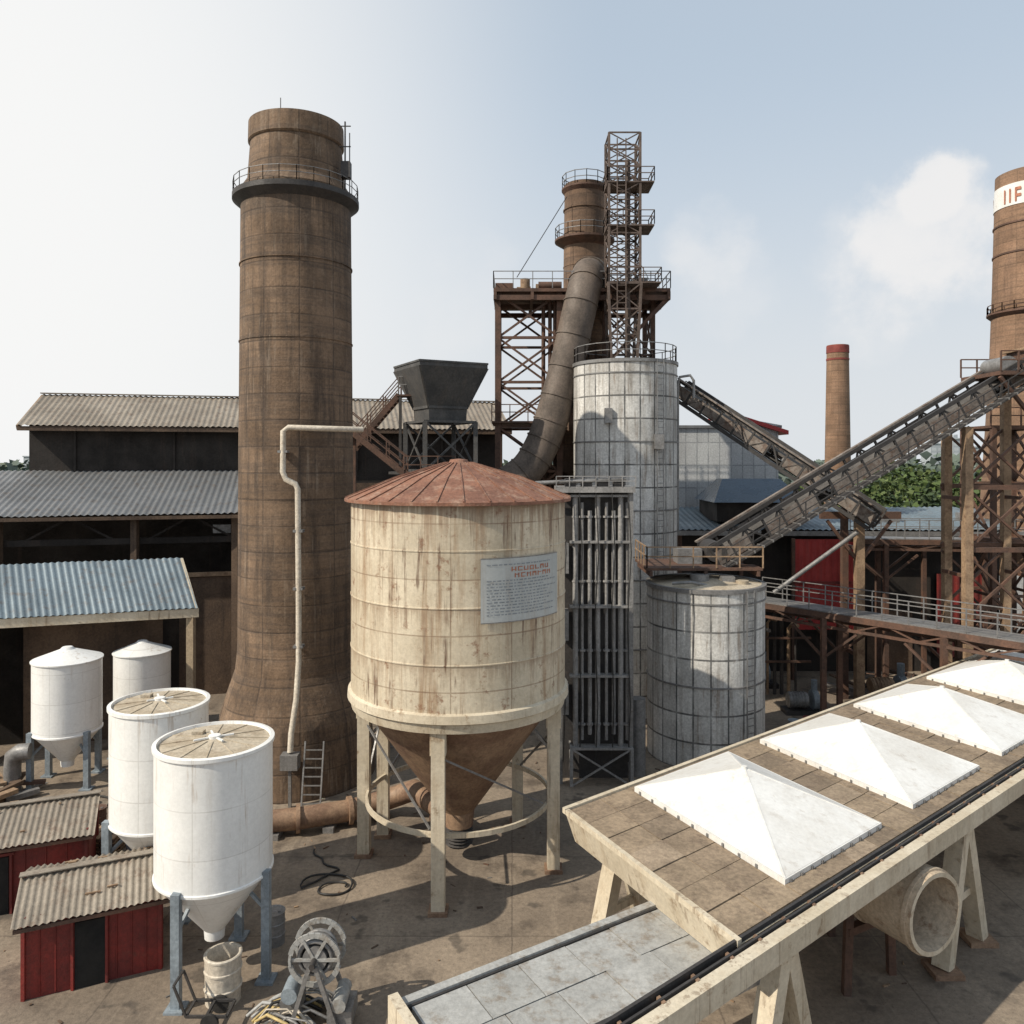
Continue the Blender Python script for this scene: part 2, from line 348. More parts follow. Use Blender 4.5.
for z in (14.3,11,8.6,6.2): 
    x=-9.52 if z>13 else -8.88
    o.box(x-.2,x+.2,33.1,33.5,z,z+.1,'steelgrey')
o.part('junction_box'); o.box(-9.3,-8.6,32.0,32.5,1.55,2.15,'steelgrey')
o.beam((-8.95,32.2,0),(-8.95,32.2,1.6),.12,.12,'steelgrey')
o.part('ladder'); o.ladder((-8.0,31.7,0),(-8.0,32.4,2.6),.75,'steelgrey')
o.done()

# ------------------------------------------------------------------ big cream tank
C=V((-1.87,28.1,0)); R=3.72
o=O('storage_tank',C); o.part('wall')
o.lathe(C,[(R,6.0),(R,12.7)],'cream_tank',72)
for z in (7.7,9.45,11.2): o.lathe(C,[(R,z-.03),(R+.02,z-.02),(R+.02,z+.02),(R,z+.03)],'cream_tank',72)
o.part('roof')
o.lathe(C,[(R+.22,12.6),(R+.22,12.7),(2.2,13.4),(.5,13.9),(.35,13.92),(.3,14.02),(0,14.05)],'rustroof',30,False)
for i in range(30):
    t=2*pi*i/30; d=V((math.cos(t),math.sin(t),0))
    o.beam(C+d*(R+.2)+V((0,0,12.73)),C+d*2.2+V((0,0,13.42)),.05,.03,'rustroof'); o.beam(C+d*2.2+V((0,0,13.42)),C+d*.5+V((0,0,13.92)),.04,.03,'rustroof')
o.part('ring_beam')
o.lathe(C,[(R,6.25),(R+.1,6.2),(R+.12,5.95),(R+.04,5.9),(R-.02,5.62),(3.2,5.6)],'cream',72)
o.part('hopper')
o.lathe(C,[(3.35,5.65),(.55,1.75),(.5,1.2)],'rustcone',40)
o.cyl(C+V((0,0,.5)),C+V((0,0,1.25)),.4,.4,'steeldark',16)
for k in range(6): o.lathe(C,[(.42,.55+k*.11),(.5,.6+k*.11),(.42,.65+k*.11)],'steeldark',16)
o.part('legs')
LR=3.38; pts=[]
for a in (-97,-14,52,108,150,176):
    t=math.radians(a); p=C+V((LR*math.cos(t),LR*math.sin(t),0)); pts.append(p)
    o.beam(p,p+V((0,0,5.75)),.42,.42,'cream'); o.box(p.x-.3,p.x+.3,p.y-.3,p.y+.3,0,.12,'rustcone')
    o.beam(p+V((0,0,4.9)),p+V((0,0,5.7)),.5,.36,'cream')
    d=(C-p).normalized()
    o.beam(p+V((0,0,4.0)),p+d*1.2+V((0,0,5.3)),.1,.1,'steelgrey')
o.part('bracing')
n=48
for i in range(n):
    a,b=2*pi*i/n,2*pi*(i+1)/n
    o.beam(C+V((3.2*math.cos(a),3.2*math.sin(a),2.3)),C+V((3.2*math.cos(b),3.2*math.sin(b),2.3)),.09,.16,'cream')
for i in range(6):
    a=pts[i];b=pts[(i+1)%6]
    o.beam(a+V((0,0,4.8)),b.lerp(a,.1)+V((0,0,2.4)),.06,.06,'steelgrey')
o.part('notice_board')
def arc(o,c,r,a0,a1,z0,z1,mat,n=12):
    vs=[]
    for i in range(n+1):
        t=a0+(a1-a0)*i/n
        for z in (z0,z1): vs.append(V(c)+V((r*math.cos(t),r*math.sin(t),z)))
    o.add(vs,[(2*i,2*i+2,2*i+3,2*i+1) for i in range(n)],mat,True)
a0=math.radians(-90+14); a1=math.radians(-90+63)
arc(o,C,R+.05,a0,a1,9.0,10.95,'sign'); 
for zz in ((8.97,9.0),(10.95,10.98)): arc(o,C,R+.055,a0,a1,*zz,'steelgrey')
o.part('notice_text')
z=10.78
for li in range(15):
    if li in (1,2):
        t=a0+.24+.03*li
        for k in range(7):
            w=.052; h=.14; r1=R+.058; r2=R+.0595
            arc(o,C,r1,t,t+.011,z-h,z,'inkred',1)
            if k%3!=1: arc(o,C,r1,t+w-.017,t+w-.006,z-h,z,'inkred',1)
            zz=random.choice([z-.03,z-.08,z-h+.03]); arc(o,C,r2,t,t+w-.006,zz-.025,zz,'inkred',1)
            if k%2: arc(o,C,r2,t,t+w-.006,z-.025,z+.001,'inkred',1)
            t+=w+.01
        z-=.2
    else:
        t=a0+.05; end=a1-.05-rnd(0,.2)
        while t<end:
            w=rnd(.012,.05); arc(o,C,R+.058,t,min(t+w,end),z-.035,z,'ink',2); t+=w+.013
        z-=.095
    if z<9.15: break
o.done()

# ------------------------------------------------------------------ white tanks
def white_tank(x,y,R,zt,zb,zc,legs,lid=True,cone=False):
    C=V((x,y,0)); o=O('white_tank',C); o.part('shell')
    o.lathe(C,[(R,zb),(R,zt)],'white',56)
    o.lathe(C,[(R,zb+.02),(R+.03,zb),(R+.03,zb+.06),(R,zb+.08)],'white',56)
    o.lathe(C,[(R-.02,zb),(.28,zc),(.26,zc-.25)],'white',40)
    if cone:
        o.part('roof'); o.lathe(C,[(R+.05,zt-.05),(R+.05,zt),(.3,zt+.4),(.2,zt+.5),(0,zt+.52)],'white',48)
    else:
        o.part('rim'); o.lathe(C,[(R,zt-.12),(R+.05,zt-.1),(R+.05,zt),(R-.06,zt+.02),(R-.08,zt-.06)],'white',56)
        o.part('lid'); o.lathe(C,[(R-.07,zt-.06),(.2,zt+.04),(0,zt+.05)],'tanktop',48)
        for k in range(12):
            t=2*pi*k/12+.2; d=V((math.cos(t),math.sin(t),0)); o.beam(C+d*.3+V((0,0,zt+.045)),C+d*(R-.12)+V((0,0,zt-.045)),.03,.02,'tanktop')
        for k in range(4):
            t=k*1.7+.4; d=V((math.cos(t),math.sin(t),0)); o.beam(C+V((0,0,zt+.07)),C+d*rnd(.3,.6)+V((0,0,zt+.08)),.05,.04,'white')
        o.lathe(C,[(.16,zt+.03),(.16,zt+.12),(0,zt+.13)],'white',16)
        o.box(x-.75,x-.45,y+.3,y+.55,zt,zt+.1,'tanktop')
    o.part('legs')
    for a in legs:
        t=math.radians(a); d=V((math.cos(t),math.sin(t),0)); p=C+d*(R+.05)
        o.beam(p,p+V((0,0,zb+.15)),.22,.22,'steelblue'); o.box(p.x-.24,p.x+.24,p.y-.24,p.y+.24,0,.06,'steelblue')
        o.beam(p+V((0,0,zb-.9)),C+d*(R*.6)+V((0,0,zb-.35)),.08,.08,'steelblue')
    o.done()
white_tank(-8.15,21.9,1.53,6.35,2.8,1.2,(-105,-14,85))
white_tank(-11.15,25.3,1.45,6.37,2.75,1.2,(-150,-40,85))
white_tank(-19.3,34.7,1.36,5.4,2.3,1.0,(-140,-30,60,150),cone=True)
white_tank(-17.85,38.6,1.27,4.8,2.0,1.0,(-130,-40,50,140),cone=True)

# ------------------------------------------------------------------ left factory shed
an=math.radians(14); ca,sa=math.cos(an),math.sin(an)
def L(u,v,z): return V((-32+u*ca-v*sa,50+u*sa+v*ca,z))
o=O('factory_shed'); o.part('upper_roof')
o.corr(L(0.9,0,16.2),L(33,0,16.2),L(33,5,18.5),L(0.9,5,18.5),.36,.045,'corrtan')
o.corr(L(0.9,10,16.2),L(33,10,16.2),L(33,5,18.52),L(0.9,5,18.52),.36,.045,'corrtan')
o.beam(L(.8,5,18.6),L(33.2,5,18.6),.4,.07,'corrtan')
o.beam(L(0.9,.1,16.0),L(33,.1,16.0),.1,.28,'wallbrown')
o.beam(L(.9,.1,16.05),L(.9,5,18.35),.12,.3,'tan')
o.part('upper_wall')
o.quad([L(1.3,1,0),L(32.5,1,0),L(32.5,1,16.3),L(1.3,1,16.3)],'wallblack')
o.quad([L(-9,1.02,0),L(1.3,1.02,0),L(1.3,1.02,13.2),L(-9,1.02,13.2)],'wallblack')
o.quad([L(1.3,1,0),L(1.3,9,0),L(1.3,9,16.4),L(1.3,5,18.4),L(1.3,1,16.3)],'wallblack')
for u in range(4,33,6): o.beam(L(u,.9,13.2),L(u,.9,16.0),.14,.1,'wallblack')
o.part('middle_roof')
o.corr(L(-9,-7,10.9),L(17.5,-7,10.9),L(17.5,.95,13.3),L(-9,.95,13.3),.36,.045,'corrgrey')
o.beam(L(-9,-6.95,10.7),L(17.5,-6.95,10.7),.1,.2,'wallbrown')
o.part('columns')
for u in (-5,2,9,14.5): o.beam(L(u,-6.3,0),L(u,-6.3,10.9),.35,.35,'wallbrown')
o.beam(L(-7,-5.9,9.3),L(17,-5.9,9.3),.2,.35,'wallblack')
for u in (-1.5,5.5,12): o.beam(L(u-2.3,-5.9,9.4),L(u,-5.9,10.7),.12,.12,'wallblack'); o.beam(L(u+2.3,-5.9,9.4),L(u,-5.9,10.7),.12,.12,'wallblack')
o.part('lower_wall')
o.quad([L(8,-5.6,0),L(17.5,-5.6,0),L(17.5,-5.6,7.2),L(8,-5.6,7.2)],'wallbrown')
o.quad([L(17.5,-5.6,0),L(17.5,1,0),L(17.5,1,11),L(17.5,-5.6,9)],'wallbrown')
o.beam(L(8,-5.65,7.2),L(17.5,-5.65,7.2),.15,.25,'tan')
o.part('wall_vent'); o.beam(L(13.2,-5.8,9.9),L(14.2,-5.8,9.9),.2,.5,'steelgrey')
o.quad([L(17.5,.5,0),L(33,.5,0),L(33,.5,12.4),L(17.5,.5,12.4)],'wallbrown')
o.done()

o=O('lean_to_shed'); o.part('roof')
A0,A1=V((-31,33.75,6.8)),V((-15.3,38.9,6.8)); B0,B1=V((-33,36.35,8.9)),V((-17.2,41.6,8.9))
o.corr(A0,A1,B1,B0,.3,.04,'corrblue')
o.part('fascia'); o.beam(A0+V((0,.15,-.25)),A1+V((0,.15,-.25)),.14,.42,'cream')
o.beam(A1+V((-.1,.1,-.1)),B1+V((0,0,-.1)),.12,.25,'cream')
o.part('posts')
for t in (.30,.975):
    p=A0.lerp(A1,t)+V((0,.3,-.3)); o.beam((p.x,p.y,0),p,.34,.34,'wallcream')
o.part('walls')
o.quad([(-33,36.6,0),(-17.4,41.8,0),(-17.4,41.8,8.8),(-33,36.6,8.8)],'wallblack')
o.quad([(-30.5,34.2,0),(-23.6,36.4,0),(-23.6,36.4,6.4),(-30.5,34.2,6.4)],'wallcream')
o.quad([(-23.6,38.6,0),(-18,41.2,0),(-18,41.2,6.5),(-23.6,38.6,6.5)],'wallbrown')
o.done()

# ------------------------------------------------------------------ dark feed hopper
C=V((-4.05,45,0)); rt=math.radians(28)
o=O('feed_hopper',C); o.part('bin')
def sq(h,z,r=rt): return [C+V((math.cos(r+pi/4+k*pi/2)*h*1.414,math.sin(r+pi/4+k*pi/2)*h*1.414,z)) for k in range(4)]
s0,s1,s2,s3=sq(2.0,19.3),sq(2.0,19.05),sq(1.15,16.9),sq(1.1,16.1)
for a,b in ((s0,s1),(s1,s2),(s2,s3)):
    o.add(a+b,[(i,(i+1)%4,4+(i+1)%4,4+i) for i in range(4)],'hoppersteel')
o.quad(sq(1.8,18.6),'belt')
for k in range(4): o.beam(s0[k],s0[(k+1)%4],.1,.1,'hoppersteel'); o.beam(s1[k],s2[k],.1,.1,'hoppersteel'); o.beam(s2[k],s2[(k+1)%4],.14,.14,'hoppersteel')
o.part('frame')
o.lattice(C.x,C.y,0,16.1,3.0,3.0,6,.24,.13,'hoppersteel',rt)
o.part('platform'); o.lathe(C,[(0,13.2),(2.9,13.2),(2.9,13.35),(0,13.35)],'steeldark',4,False)
o.part('stairs')
o.stairs((-9.0,45.4,14.6),(-6.4,45.6,17.7),.9,'steelbrown',(0,1,0)); o.box(-6.5,-5.2,45,46.3,17.6,17.7,'steelbrown')
o.rail([(-6.4,45,17.7),(-5.2,45,17.7)],1,'steelgrey'); o.rail([(-6.4,46.3,17.7),(-5.2,46.3,17.7)],1,'steelgrey')
o.beam((-6.3,45.1,0),(-6.3,45.1,17.6),.15,.15,'steeldark'); o.beam((-9.0,45.1,0),(-9.0,45.1,14.6),.15,.15,'steeldark')
o.done()
o=O('access_stair'); 
o.stairs((-8.6,42.5,15.6),(-5.6,42.5,13.2),.9,'steelbrown',(0,1,0)); o.box(-10,-8.5,42,43,15.5,15.6,'steelbrown')
o.box(-5.7,-3,42,43,13.1,13.2,'steelbrown'); o.rail([(-5.7,42,13.2),(-3,42,13.2)],1,'steelbrown',.9)
o.rail([(-10,42,15.6),(-8.6,42,15.6)],1,'steelbrown',.7)
for x in (-8.4,-5.5,-3.2): o.beam((x,42.5,0),(x,42.5,13.2 if x>-6 else 15.5),.2,.2,'steelbrown')
for z in (9,11): o.beam((-8.4,42.5,z),(-5.5,42.5,z+2),.1,.1,'steelbrown')
o.done()

# ------------------------------------------------------------------ process tower
o=O('process_tower'); o.part('frame')
o.lattice(1.0,50,0,24.0,3.7,4.2,9,.34,.16,'steelbrown')
o.lattice(7.3,51.5,0,24.0,3.0,3,7,.28,.14,'steelbrown')
o.part('platform')
o.box(-1.1,9.4,47.4,53.6,24.0,24.2,'steelbrown')
for x in (-1.0,1.2,3.5,5.8,7.8,9.3): o.beam((x,47.3,23.75),(x,53.6,23.75),.18,.45,'steelbrown')
for y in (47.5,50.4,53.4): o.beam((-1.1,y,23.65),(9.4,y,23.65),.2,.3,'steelbrown')
o.beam((6,47.6,20.1),(9.3,47.6,23.7),.2,.2,'steelbrown'); o.beam((6,47.6,21.9),(8,47.6,23.7),.15,.15,'steelbrown')
o.rail([(-1.1,47.4,24.2),(9.4,47.4,24.2),(9.4,53.6,24.2),(-1.1,53.6,24.2),(-1.1,47.4,24.2)],1.0,'steelgrey',1.2,.05)
o.box(-1.0,.1,48.3,49.4,24.2,24.7,'steelbrown'); o.cyl((.8,48.6,24.2),(.8,48.6,25.0),.3,.3,'tan',14); o.box(7.3,8.2,48.2,49.6,24.2,25.0,'steelgrey')
o.cyl((1.6,48.4,24.55),(3.0,48.4,24.55),.25,.25,'steelbrown',12)
for i in range(6): o.box(-.9+i*.6,-.9+i*.6+rnd(.1,.4),49.6+rnd(0,1),50.8,24.2,24.4+rnd(.1,.7),random.choice(['steelbrown','steelgrey','tan']))
o.part('lower_platform')
for z in (8,16.2):
    o.box(-1.2,3.1,47.5,52.3,z,z+.12,'steelbrown'); o.rail([(-1.2,47.5,z+.1),(3.1,47.5,z+.1)],1.0,'steelbrown',1.1)
o.part('risers')
for x in (1.9,2.3,2.6): o.cyl((x,48.4,8),(x,48.4,23.6),.12,.12,'steelbrown',8)
o.part('cladding'); o.box(0,2.6,48.6,51.5,0,13.5,'wallbrown')
o.part('guy_wire'); o.beam((3.5,51,30.8),(.3,49,25.2),.04,.04,'steeldark'); o.beam((5.9,51,30.8),(9.2,52,25.2),.03,.03,'steeldark')
o.done()

C=V((4.74,52.2,0)); o=O('steel_stack',C); o.part('shaft')
o.lathe(C,[(2.1,0),(2.0,17),(1.8,20),(1.4,23.5),(1.36,28.0),(1.3,31.9),(1.1,31.9),(1.05,28)],'chim2',40)
o.part('rings')
o.lathe(C,[(1.3,27.8),(1.95,28.2),(1.95,28.33),(1.3,28.36)],'steelbrown',32); o.ringrail(C+V((0,0,28.33)),1.9,.8,'steelgrey',14,.045)
o.lathe(C,[(1.3,31.3),(1.5,31.55),(1.5,31.65),(1.3,31.67)],'steelbrown',32); o.ringrail(C+V((0,0,31.6)),1.45,.9,'steelgrey',12,.045)
for z in (25,26.5,30.2): o.lathe(C,[(1.3,z),(1.4,z+.02),(1.4,z+.1),(1.3,z+.12)],'chim2',32)
o.done()

# flue duct
o=O('flue_duct'); o.part('duct')
P=[(5.1,51.2,25.6),(4.9,49.6,25.6),(4.5,48.0,24.9),(4.05,47.2,23.2),(3.45,47,20.6),(2.85,46.9,18.2),(2.25,46.8,16.2),(1.7,46.7,14.8),(.9,46.5,13.5),(-.3,46.3,12.6),(-1.6,46,12.2)]
P=[V(p) for p in P]; Q=[]
for i in range(len(P)-1):
    p0=P[max(i-1,0)];p1=P[i];p2=P[i+1];p3=P[min(i+2,len(P)-1)]
    for k in range(4):
        t=k/4; Q.append(.5*((2*p1)+(p2-p0)*t+(2*p0-5*p1+4*p2-p3)*t*t+(3*p1-p0-3*p2+p3)*t**3))
Q.append(P[-1])
o.tube(Q,1.0,'duct',28)
o.part('flanges')
for i in range(3,len(Q)-2,3):
    d=(Q[i+1]-Q[i]).normalized(); o.cyl(Q[i]-d*.03,Q[i]+d*.03,1.06,1.06,'duct',28)
o.done()

# lattice mast
o=O('lattice_mast'); o.part('mast')
o.lattice(6.5,47,19.8,24.2,1.5,1.5,3,.15,.09,'maststeel',0,1.9,1.9)
o.lattice(6.5,47,24.2,32.9,1.8,1.8,9,.13,.075,'maststeel')
o.part('platforms')
for z,x1 in ((24.2,8.6),(27.5,8.2),(30.0,8.2)):
    o.box(5.5,x1,46.0,48.0,z,z+.08,'maststeel'); o.rail([(5.5,46.0,z+.1),(x1,46.0,z+.1),(x1,48.0,z+.1),(5.5,48.0,z+.1),(5.5,46.0,z+.1)],.8,'maststeel',.9,.05)
o.part('ladder'); o.ladder((6.3,45.95,20),(6.3,45.95,32.5),.5,'maststeel')
o.part('riser'); o.cyl((6.8,47,19.8),(6.8,47,31.5),.16,.16,'maststeel',10)
o.done()

# silos
def silo(x,y,R,h,name='panel_silo'):
    C=V((x,y,0)); o=O(name,C); o.part('shell')
    o.lathe(C,[(R,0),(R,h),(R-.15,h+.05)],'silo',64)
    for z in [1.25*3*k for k in range(1,int(h/3.75)+1)]: o.lathe(C,[(R,z-.04),(R+.04,z-.03),(R+.04,z+.03),(R,z+.04)],'steelgrey',64)
    o.lathe(C,[(R,h-.12),(R+.07,h-.12),(R+.07,h+.06),(R-.15,h+.06)],'steelgrey',64)
    o.part('roof'); o.lathe(C,[(R-.1,h+.03),(.5,h+.25),(0,h+.27)],'tanktop' if h<10 else 'steelgrey',48)
    o.part('ladder'); a=math.radians(-60); d=V((math.cos(a),math.sin(a),0)); p=C+d*(R+.15)
    o.ladder(p,p+V((0,0,h)),.45,'steelgrey',side=(-d.y,d.x,0),t=.045)
    return o,C
o,C=silo(6.5,46,2.95,19.45)
o.part('railing'); o.ringrail(C+V((0,0,19.5)),2.9,.9,'steelgrey',22,.045)
o.part('roof_pipe'); o.tube([(9.4,45.4,10),(9.4,45.3,18.2),(9.5,45.3,18.7),(10.1,45.3,18.8),(10.3,45.3,18.5),(10.3,45.3,17.5)],.08,'steelgrey',8)
o.part('cabinets'); o.box(7.7,8.2,43.1,43.5,14.6,15.4,'steelgrey'); o.box(5.0,5.4,43.0,43.4,16,16.8,'steelgrey')
o.done()
o,C=silo(9.3,38.5,2.76,8.1)
o.part('roof_fittings'); o.cyl(C+V((-.4,-.6,8.2)),C+V((-.4,-.6,8.6)),.45,.45,'steelgrey',16); o.box(9.9,10.5,37.6,38.2,8.15,8.5,'steelgrey')
o.cyl(C+V((1.5,-1.0,8.1)),C+V((1.5,-1.0,8.35)),.3,.3,'tanktop',16)
o.tube([(9.0,37.0,8.2),(8.2,36.6,8.4),(7.4,36.9,8.3)],.07,'steelgrey',8)
o.done()

# pipe rack
o=O('pipe_rack'); o.part('backing'); o.box(2.0,5.1,35.2,36.6,0,12.8,'steeldark')
o.part('pipes')
for i,x in enumerate((2.75,3.05,3.38,3.72,4.1,4.42,4.72,5.0)):
    zb=1.6+.25*(i%3); zt=12.5-.35*(i%3)
    o.cyl((x,34.7+.05*(i%2),zb),(x,34.7+.05*(i%2),zt),(.12,.07,.09)[i%3],(.12,.07,.09)[i%3],'rackpipe',12)
    for z in (2.5,5.7,8.7,11.5): o.cyl((x,34.72,z),(x,34.72,z+.08),.15,.15,'rackpipe',12)
o.part('frame')
for z in (1.5,4.6,7.6,10.4,12.4): o.box(2.5,5.2,34.5,34.95,z,z+.1,'rackpipe')
for z in (3,6.2,9.1): o.box(2.1,2.45,34.5,35.1,z,z+1.3,'steelgrey')
o.lattice(3.85,34.9,0,1.6,2.6,1.2,1,.14,.09,'rackpipe')
for x in (2.1,5.15): o.beam((x,34.6,0),(x,34.6,12.8),.18,.18,'steelgrey')
o.part('header'); o.box(1.9,5.3,34.3,35.9,12.6,12.85,'rackpipe')
for x in (2.3,3,3.7,4.4): o.box(x,x+.45,34.4,35,12.85,13.2,'steeldark')
o.tube([(1.0,34.5,13.0),(3,34.4,13.1),(4.9,34.4,13.2)],.09,'steelgrey',8)
o.rail([(1.9,34.3,12.85),(5.3,34.3,12.85)],.45,'rackpipe',.6,.04)
o.part('cables')
for k in range(5):
    x=2.2+k*.7; o.tube([(x,34.35,12.6),(x+.12,34.3,10),(x-.05,34.32,7),(x+.08,34.3,3.5),(x,34.4,1)],.025,'rubber',5)
o.part('side_tank'); o.cyl((5.6,35.6,0),(5.6,35.6,3.4),.35,.35,'steelgrey',16)
o.done()

# ------------------------------------------------------------------ conveyors
def conveyor(name,A,B,w,h,m='steeldark',nseg=16):
    A=V(A);B=V(B); o=O(name); d=(B-A); hd=V((d.x,d.y,0)).normalized(); sd=V((-hd.y,hd.x,0))*w/2
    dn=d.normalized(); up=sd.normalized().cross(dn); 
    if up.z<0: up=-up
    up=up*h
    o.part('chords')
    for q in (-sd,sd):
        o.beam(A+q,B+q,.16,.2,m); o.beam(A+q+up,B+q+up,.16,.2,m)
        for i in range(nseg+1):
            p=A.lerp(B,i/nseg)+q; o.beam(p,p+up,.11,.11,m)
            if i<nseg:
                p2=A.lerp(B,(i+1)/nseg)+q
                if i%2: o.beam(p,p2+up,.09,.09,m)
                else: o.beam(p+up,p2,.09,.09,m)
    o.part('belt')
    o.beam(A+up*.62,B+up*.62,w*.72,.12,'belt'); o.beam(A+up*.2,B+up*.2,w*.7,.05,'belt')
    k=int(d.length/1.0)
    o.part('idlers')
    for i in range(k):
        p=A.lerp(B,(i+.5)/k)+up*.5; s2=sd.normalized(); o.cyl(p-s2*w*.42,p+s2*w*.42,.1,.1,'steelgrey',8)
    o.part('side_guards')
    for i in range(nseg):
        for q in (-sd*1.06,sd*1.06):
            if random.random()<.85:
                p=A.lerp(B,(i+.06)/nseg)+q;p2=A.lerp(B,(i+.94)/nseg)+q; hh=rnd(.5,.62)
                o.hexa([p+up*.2,p2+up*.2,p2+up*.2-q*.02,p+up*.2-q*.02,p+up*(.2+hh),p2+up*(.2+hh),p2+up*(.2+hh)-q*.02,p+up*(.2+hh)-q*.02],'gcladd')
    o.part('walkway')
    wq=-sd*1.75
    o.beam(A+wq+up*.2,B+wq+up*.2,.7,.06,m)
    o.rail([A+wq*1.15+up*.2,B+wq*1.15+up*.2],.9,m,1.5,.05)
    for i in range(0,k*2):
        t=i/(k*2); p=A.lerp(B,t)+up*.2+wq; o.beam(p-sd*.45,p+sd*.45,.06,.12,'steelgrey')
    o.part('cable_tray'); o.beam(A+sd*1.25+up*1.1,B+sd*1.25+up*1.1,.25,.08,'gcladd')
    return o
o=conveyor('belt_conveyor',(10.2,40,8.6),(27.4,42,18.4),1.7,1.25,'steeldark',20)
o.part('head_drum'); o.cyl((10.0,39.1,9.5),(10.0,40.9,9.5),.5,.5,'steeldark',20)
o.part('tail_platform')
o.box(6.4,11.9,37.9,39.3,8.75,8.87,'steelbrown'); 
for x in (6.6,9.2,11.7): o.beam((x,37.9,8.6),(x,41.6,8.6),.15,.25,'steelbrown')
o.box(6.4,9.3,39.3,41.6,8.75,8.87,'steelbrown')
o.rail([(6.4,41.4,8.87),(6.4,37.9,8.87),(11.9,37.9,8.87)],1.0,'tan',1.0,.06)
o.box(8.2,9.4,39.5,40.7,8.87,9.6,'steelgrey')
o.done()
o=conveyor('belt_conveyor',(19.6,43.6,10.3),(10.2,50.2,18.0),1.5,1.1,'steeldark',12); o.done()

o=O('conveyor_support_tower'); o.part('columns')
for x,y in ((23.3,40.9),(23.6,43.4),(26.6,40.9),(26.8,43.4)):
    o.beam((x,y,0),(x,y,15.7 if x<25 else 17.8),.4,.4,'tan'); o.box(x-.35,x+.35,y-.35,y+.35,0,.2,'steelgrey')
o.part('bracing')
for y in (40.9,43.4):
    for i,z in enumerate((2.5,6,9.4,12.6)):
        o.beam((23.3,y,z),(26.7,y,z),.2,.24,'steelbrown'); o.beam((23.3,y,z),(26.7,y,z+3.1),.12,.12,'steelbrown'); o.beam((26.7,y-.03,z),(23.3,y-.03,z+3.1),.11,.11,'steelbrown')
for x in (23.4,26.7):
    for z in (4,8,12): o.beam((x,40.9,z),(x,43.4,z),.15,.18,'steelbrown')
o.part('head_house')
o.box(24.6,29,40.2,43.8,18.3,18.5,'steelbrown'); o.rail([(24.6,40.2,18.5),(29,40.2,18.5)],1.0,'steelbrown',.8,.07); o.rail([(24.6,43.8,18.5),(29,43.8,18.5)],1.0,'steelbrown',.8,.07)
o.box(26.6,29,40.9,43,18.5,19.7,'steelbrown'); o.box(26.4,29.2,40.7,43.2,19.7,19.82,'tan'); o.cyl((25.5,41,18.9),(25.5,42.8,18.9),.45,.45,'steelgrey',18)
o.beam((24.6,40.3,18.2),(26.6,40.7,16),.16,.16,'steelbrown')
o.done()
o=O('conveyor_support'); o.part('column')
o.beam((19.5,44.9,0),(19.5,44.9,11.2),.45,.45,'tan'); o.beam((19.5,46.9,0),(19.5,46.9,11.2),.35,.35,'steelbrown')
o.beam((19.5,44.9,8.2),(17.7,44.9,10.6),.16,.16,'steelbrown'); o.beam((19.5,44.9,8.2),(21.3,44.9,10.6),.16,.16,'steelbrown')
o.beam((17.3,44.9,10.9),(21.8,44.9,10.9),.3,.4,'steelbrown')
for z in (3,6,9): o.beam((19.5,44.9,z),(19.5,46.9,z),.2,.2,'steelbrown')
o.box(19.1,19.9,44.5,45.3,0,.25,'steelgrey')
o.part('pipe'); o.tube([(14.6,44.6,6.6),(19.2,44.4,10.0)],.12,'steelgrey',10)
o.done()
o=O('gantry_tower'); o.lattice(28.6,46.5,0,15.8,3.0,3.0,5,.26,.15,'steelbrown')
o.box(26.9,30.3,44.9,48.1,15.8,15.95,'steelbrown'); o.rail([(26.9,44.9,15.95),(30.3,44.9,15.95)],1,'steelbrown',.9,.07)
o.box(26.9,30.3,44.9,48.1,9.3,9.42,'steelbrown'); o.done()

# catwalks
def catwalk(name,A,B,w,th,cols,m='steelbrown',tr=.9):
    A=V(A);B=V(B);o=O(name);d=(B-A).normalized();sd=V((-d.y,d.x,0))*w/2;Z=V((0,0,1))
    o.part('deck'); o.beam(A,B,w,.1,'steelgrey')
    o.part('truss'); k=int((B-A).length/1.5)
    for q in (-sd,sd):
        o.beam(A+q-Z*.15,B+q-Z*.15,.16,.3,m); o.beam(A+q-Z*tr,B+q-Z*tr,.12,.14,m)
        for i in range(k):
            a=A.lerp(B,i/k)+q;b=A.lerp(B,(i+1)/k)+q
            o.beam(a-Z*.2,b-Z*tr,.07,.07,m) if i%2 else o.beam(a-Z*tr,b-Z*.2,.08,.08,m)
    o.part('railing')
    for q in (-sd,sd): o.rail([A+q+Z*.05,B+q+Z*.05],1.1,'steelgrey',1.3,.05)
    o.part('columns')
    for t in cols:
        for q in (-sd,sd):
            p=A.lerp(B,t)+q; o.beam((p.x,p.y,0),p-Z*.3,.26,.26,m)
            o.beam(p-Z*2.4,p+d*1.8-Z*.9,.12,.12,m); o.beam(p-Z*2.4,p-d*1.8-Z*.9,.12,.12,m)
    o.done()
catwalk('catwalk',(14.0,46.2,6),(23.2,35.3,6),1.7,.3,(.33,.75),tr=.75)
catwalk('catwalk',(20.6,48.2,9.3),(34,46.6,9.3),1.4,.3,(.12,.75),tr=.6)

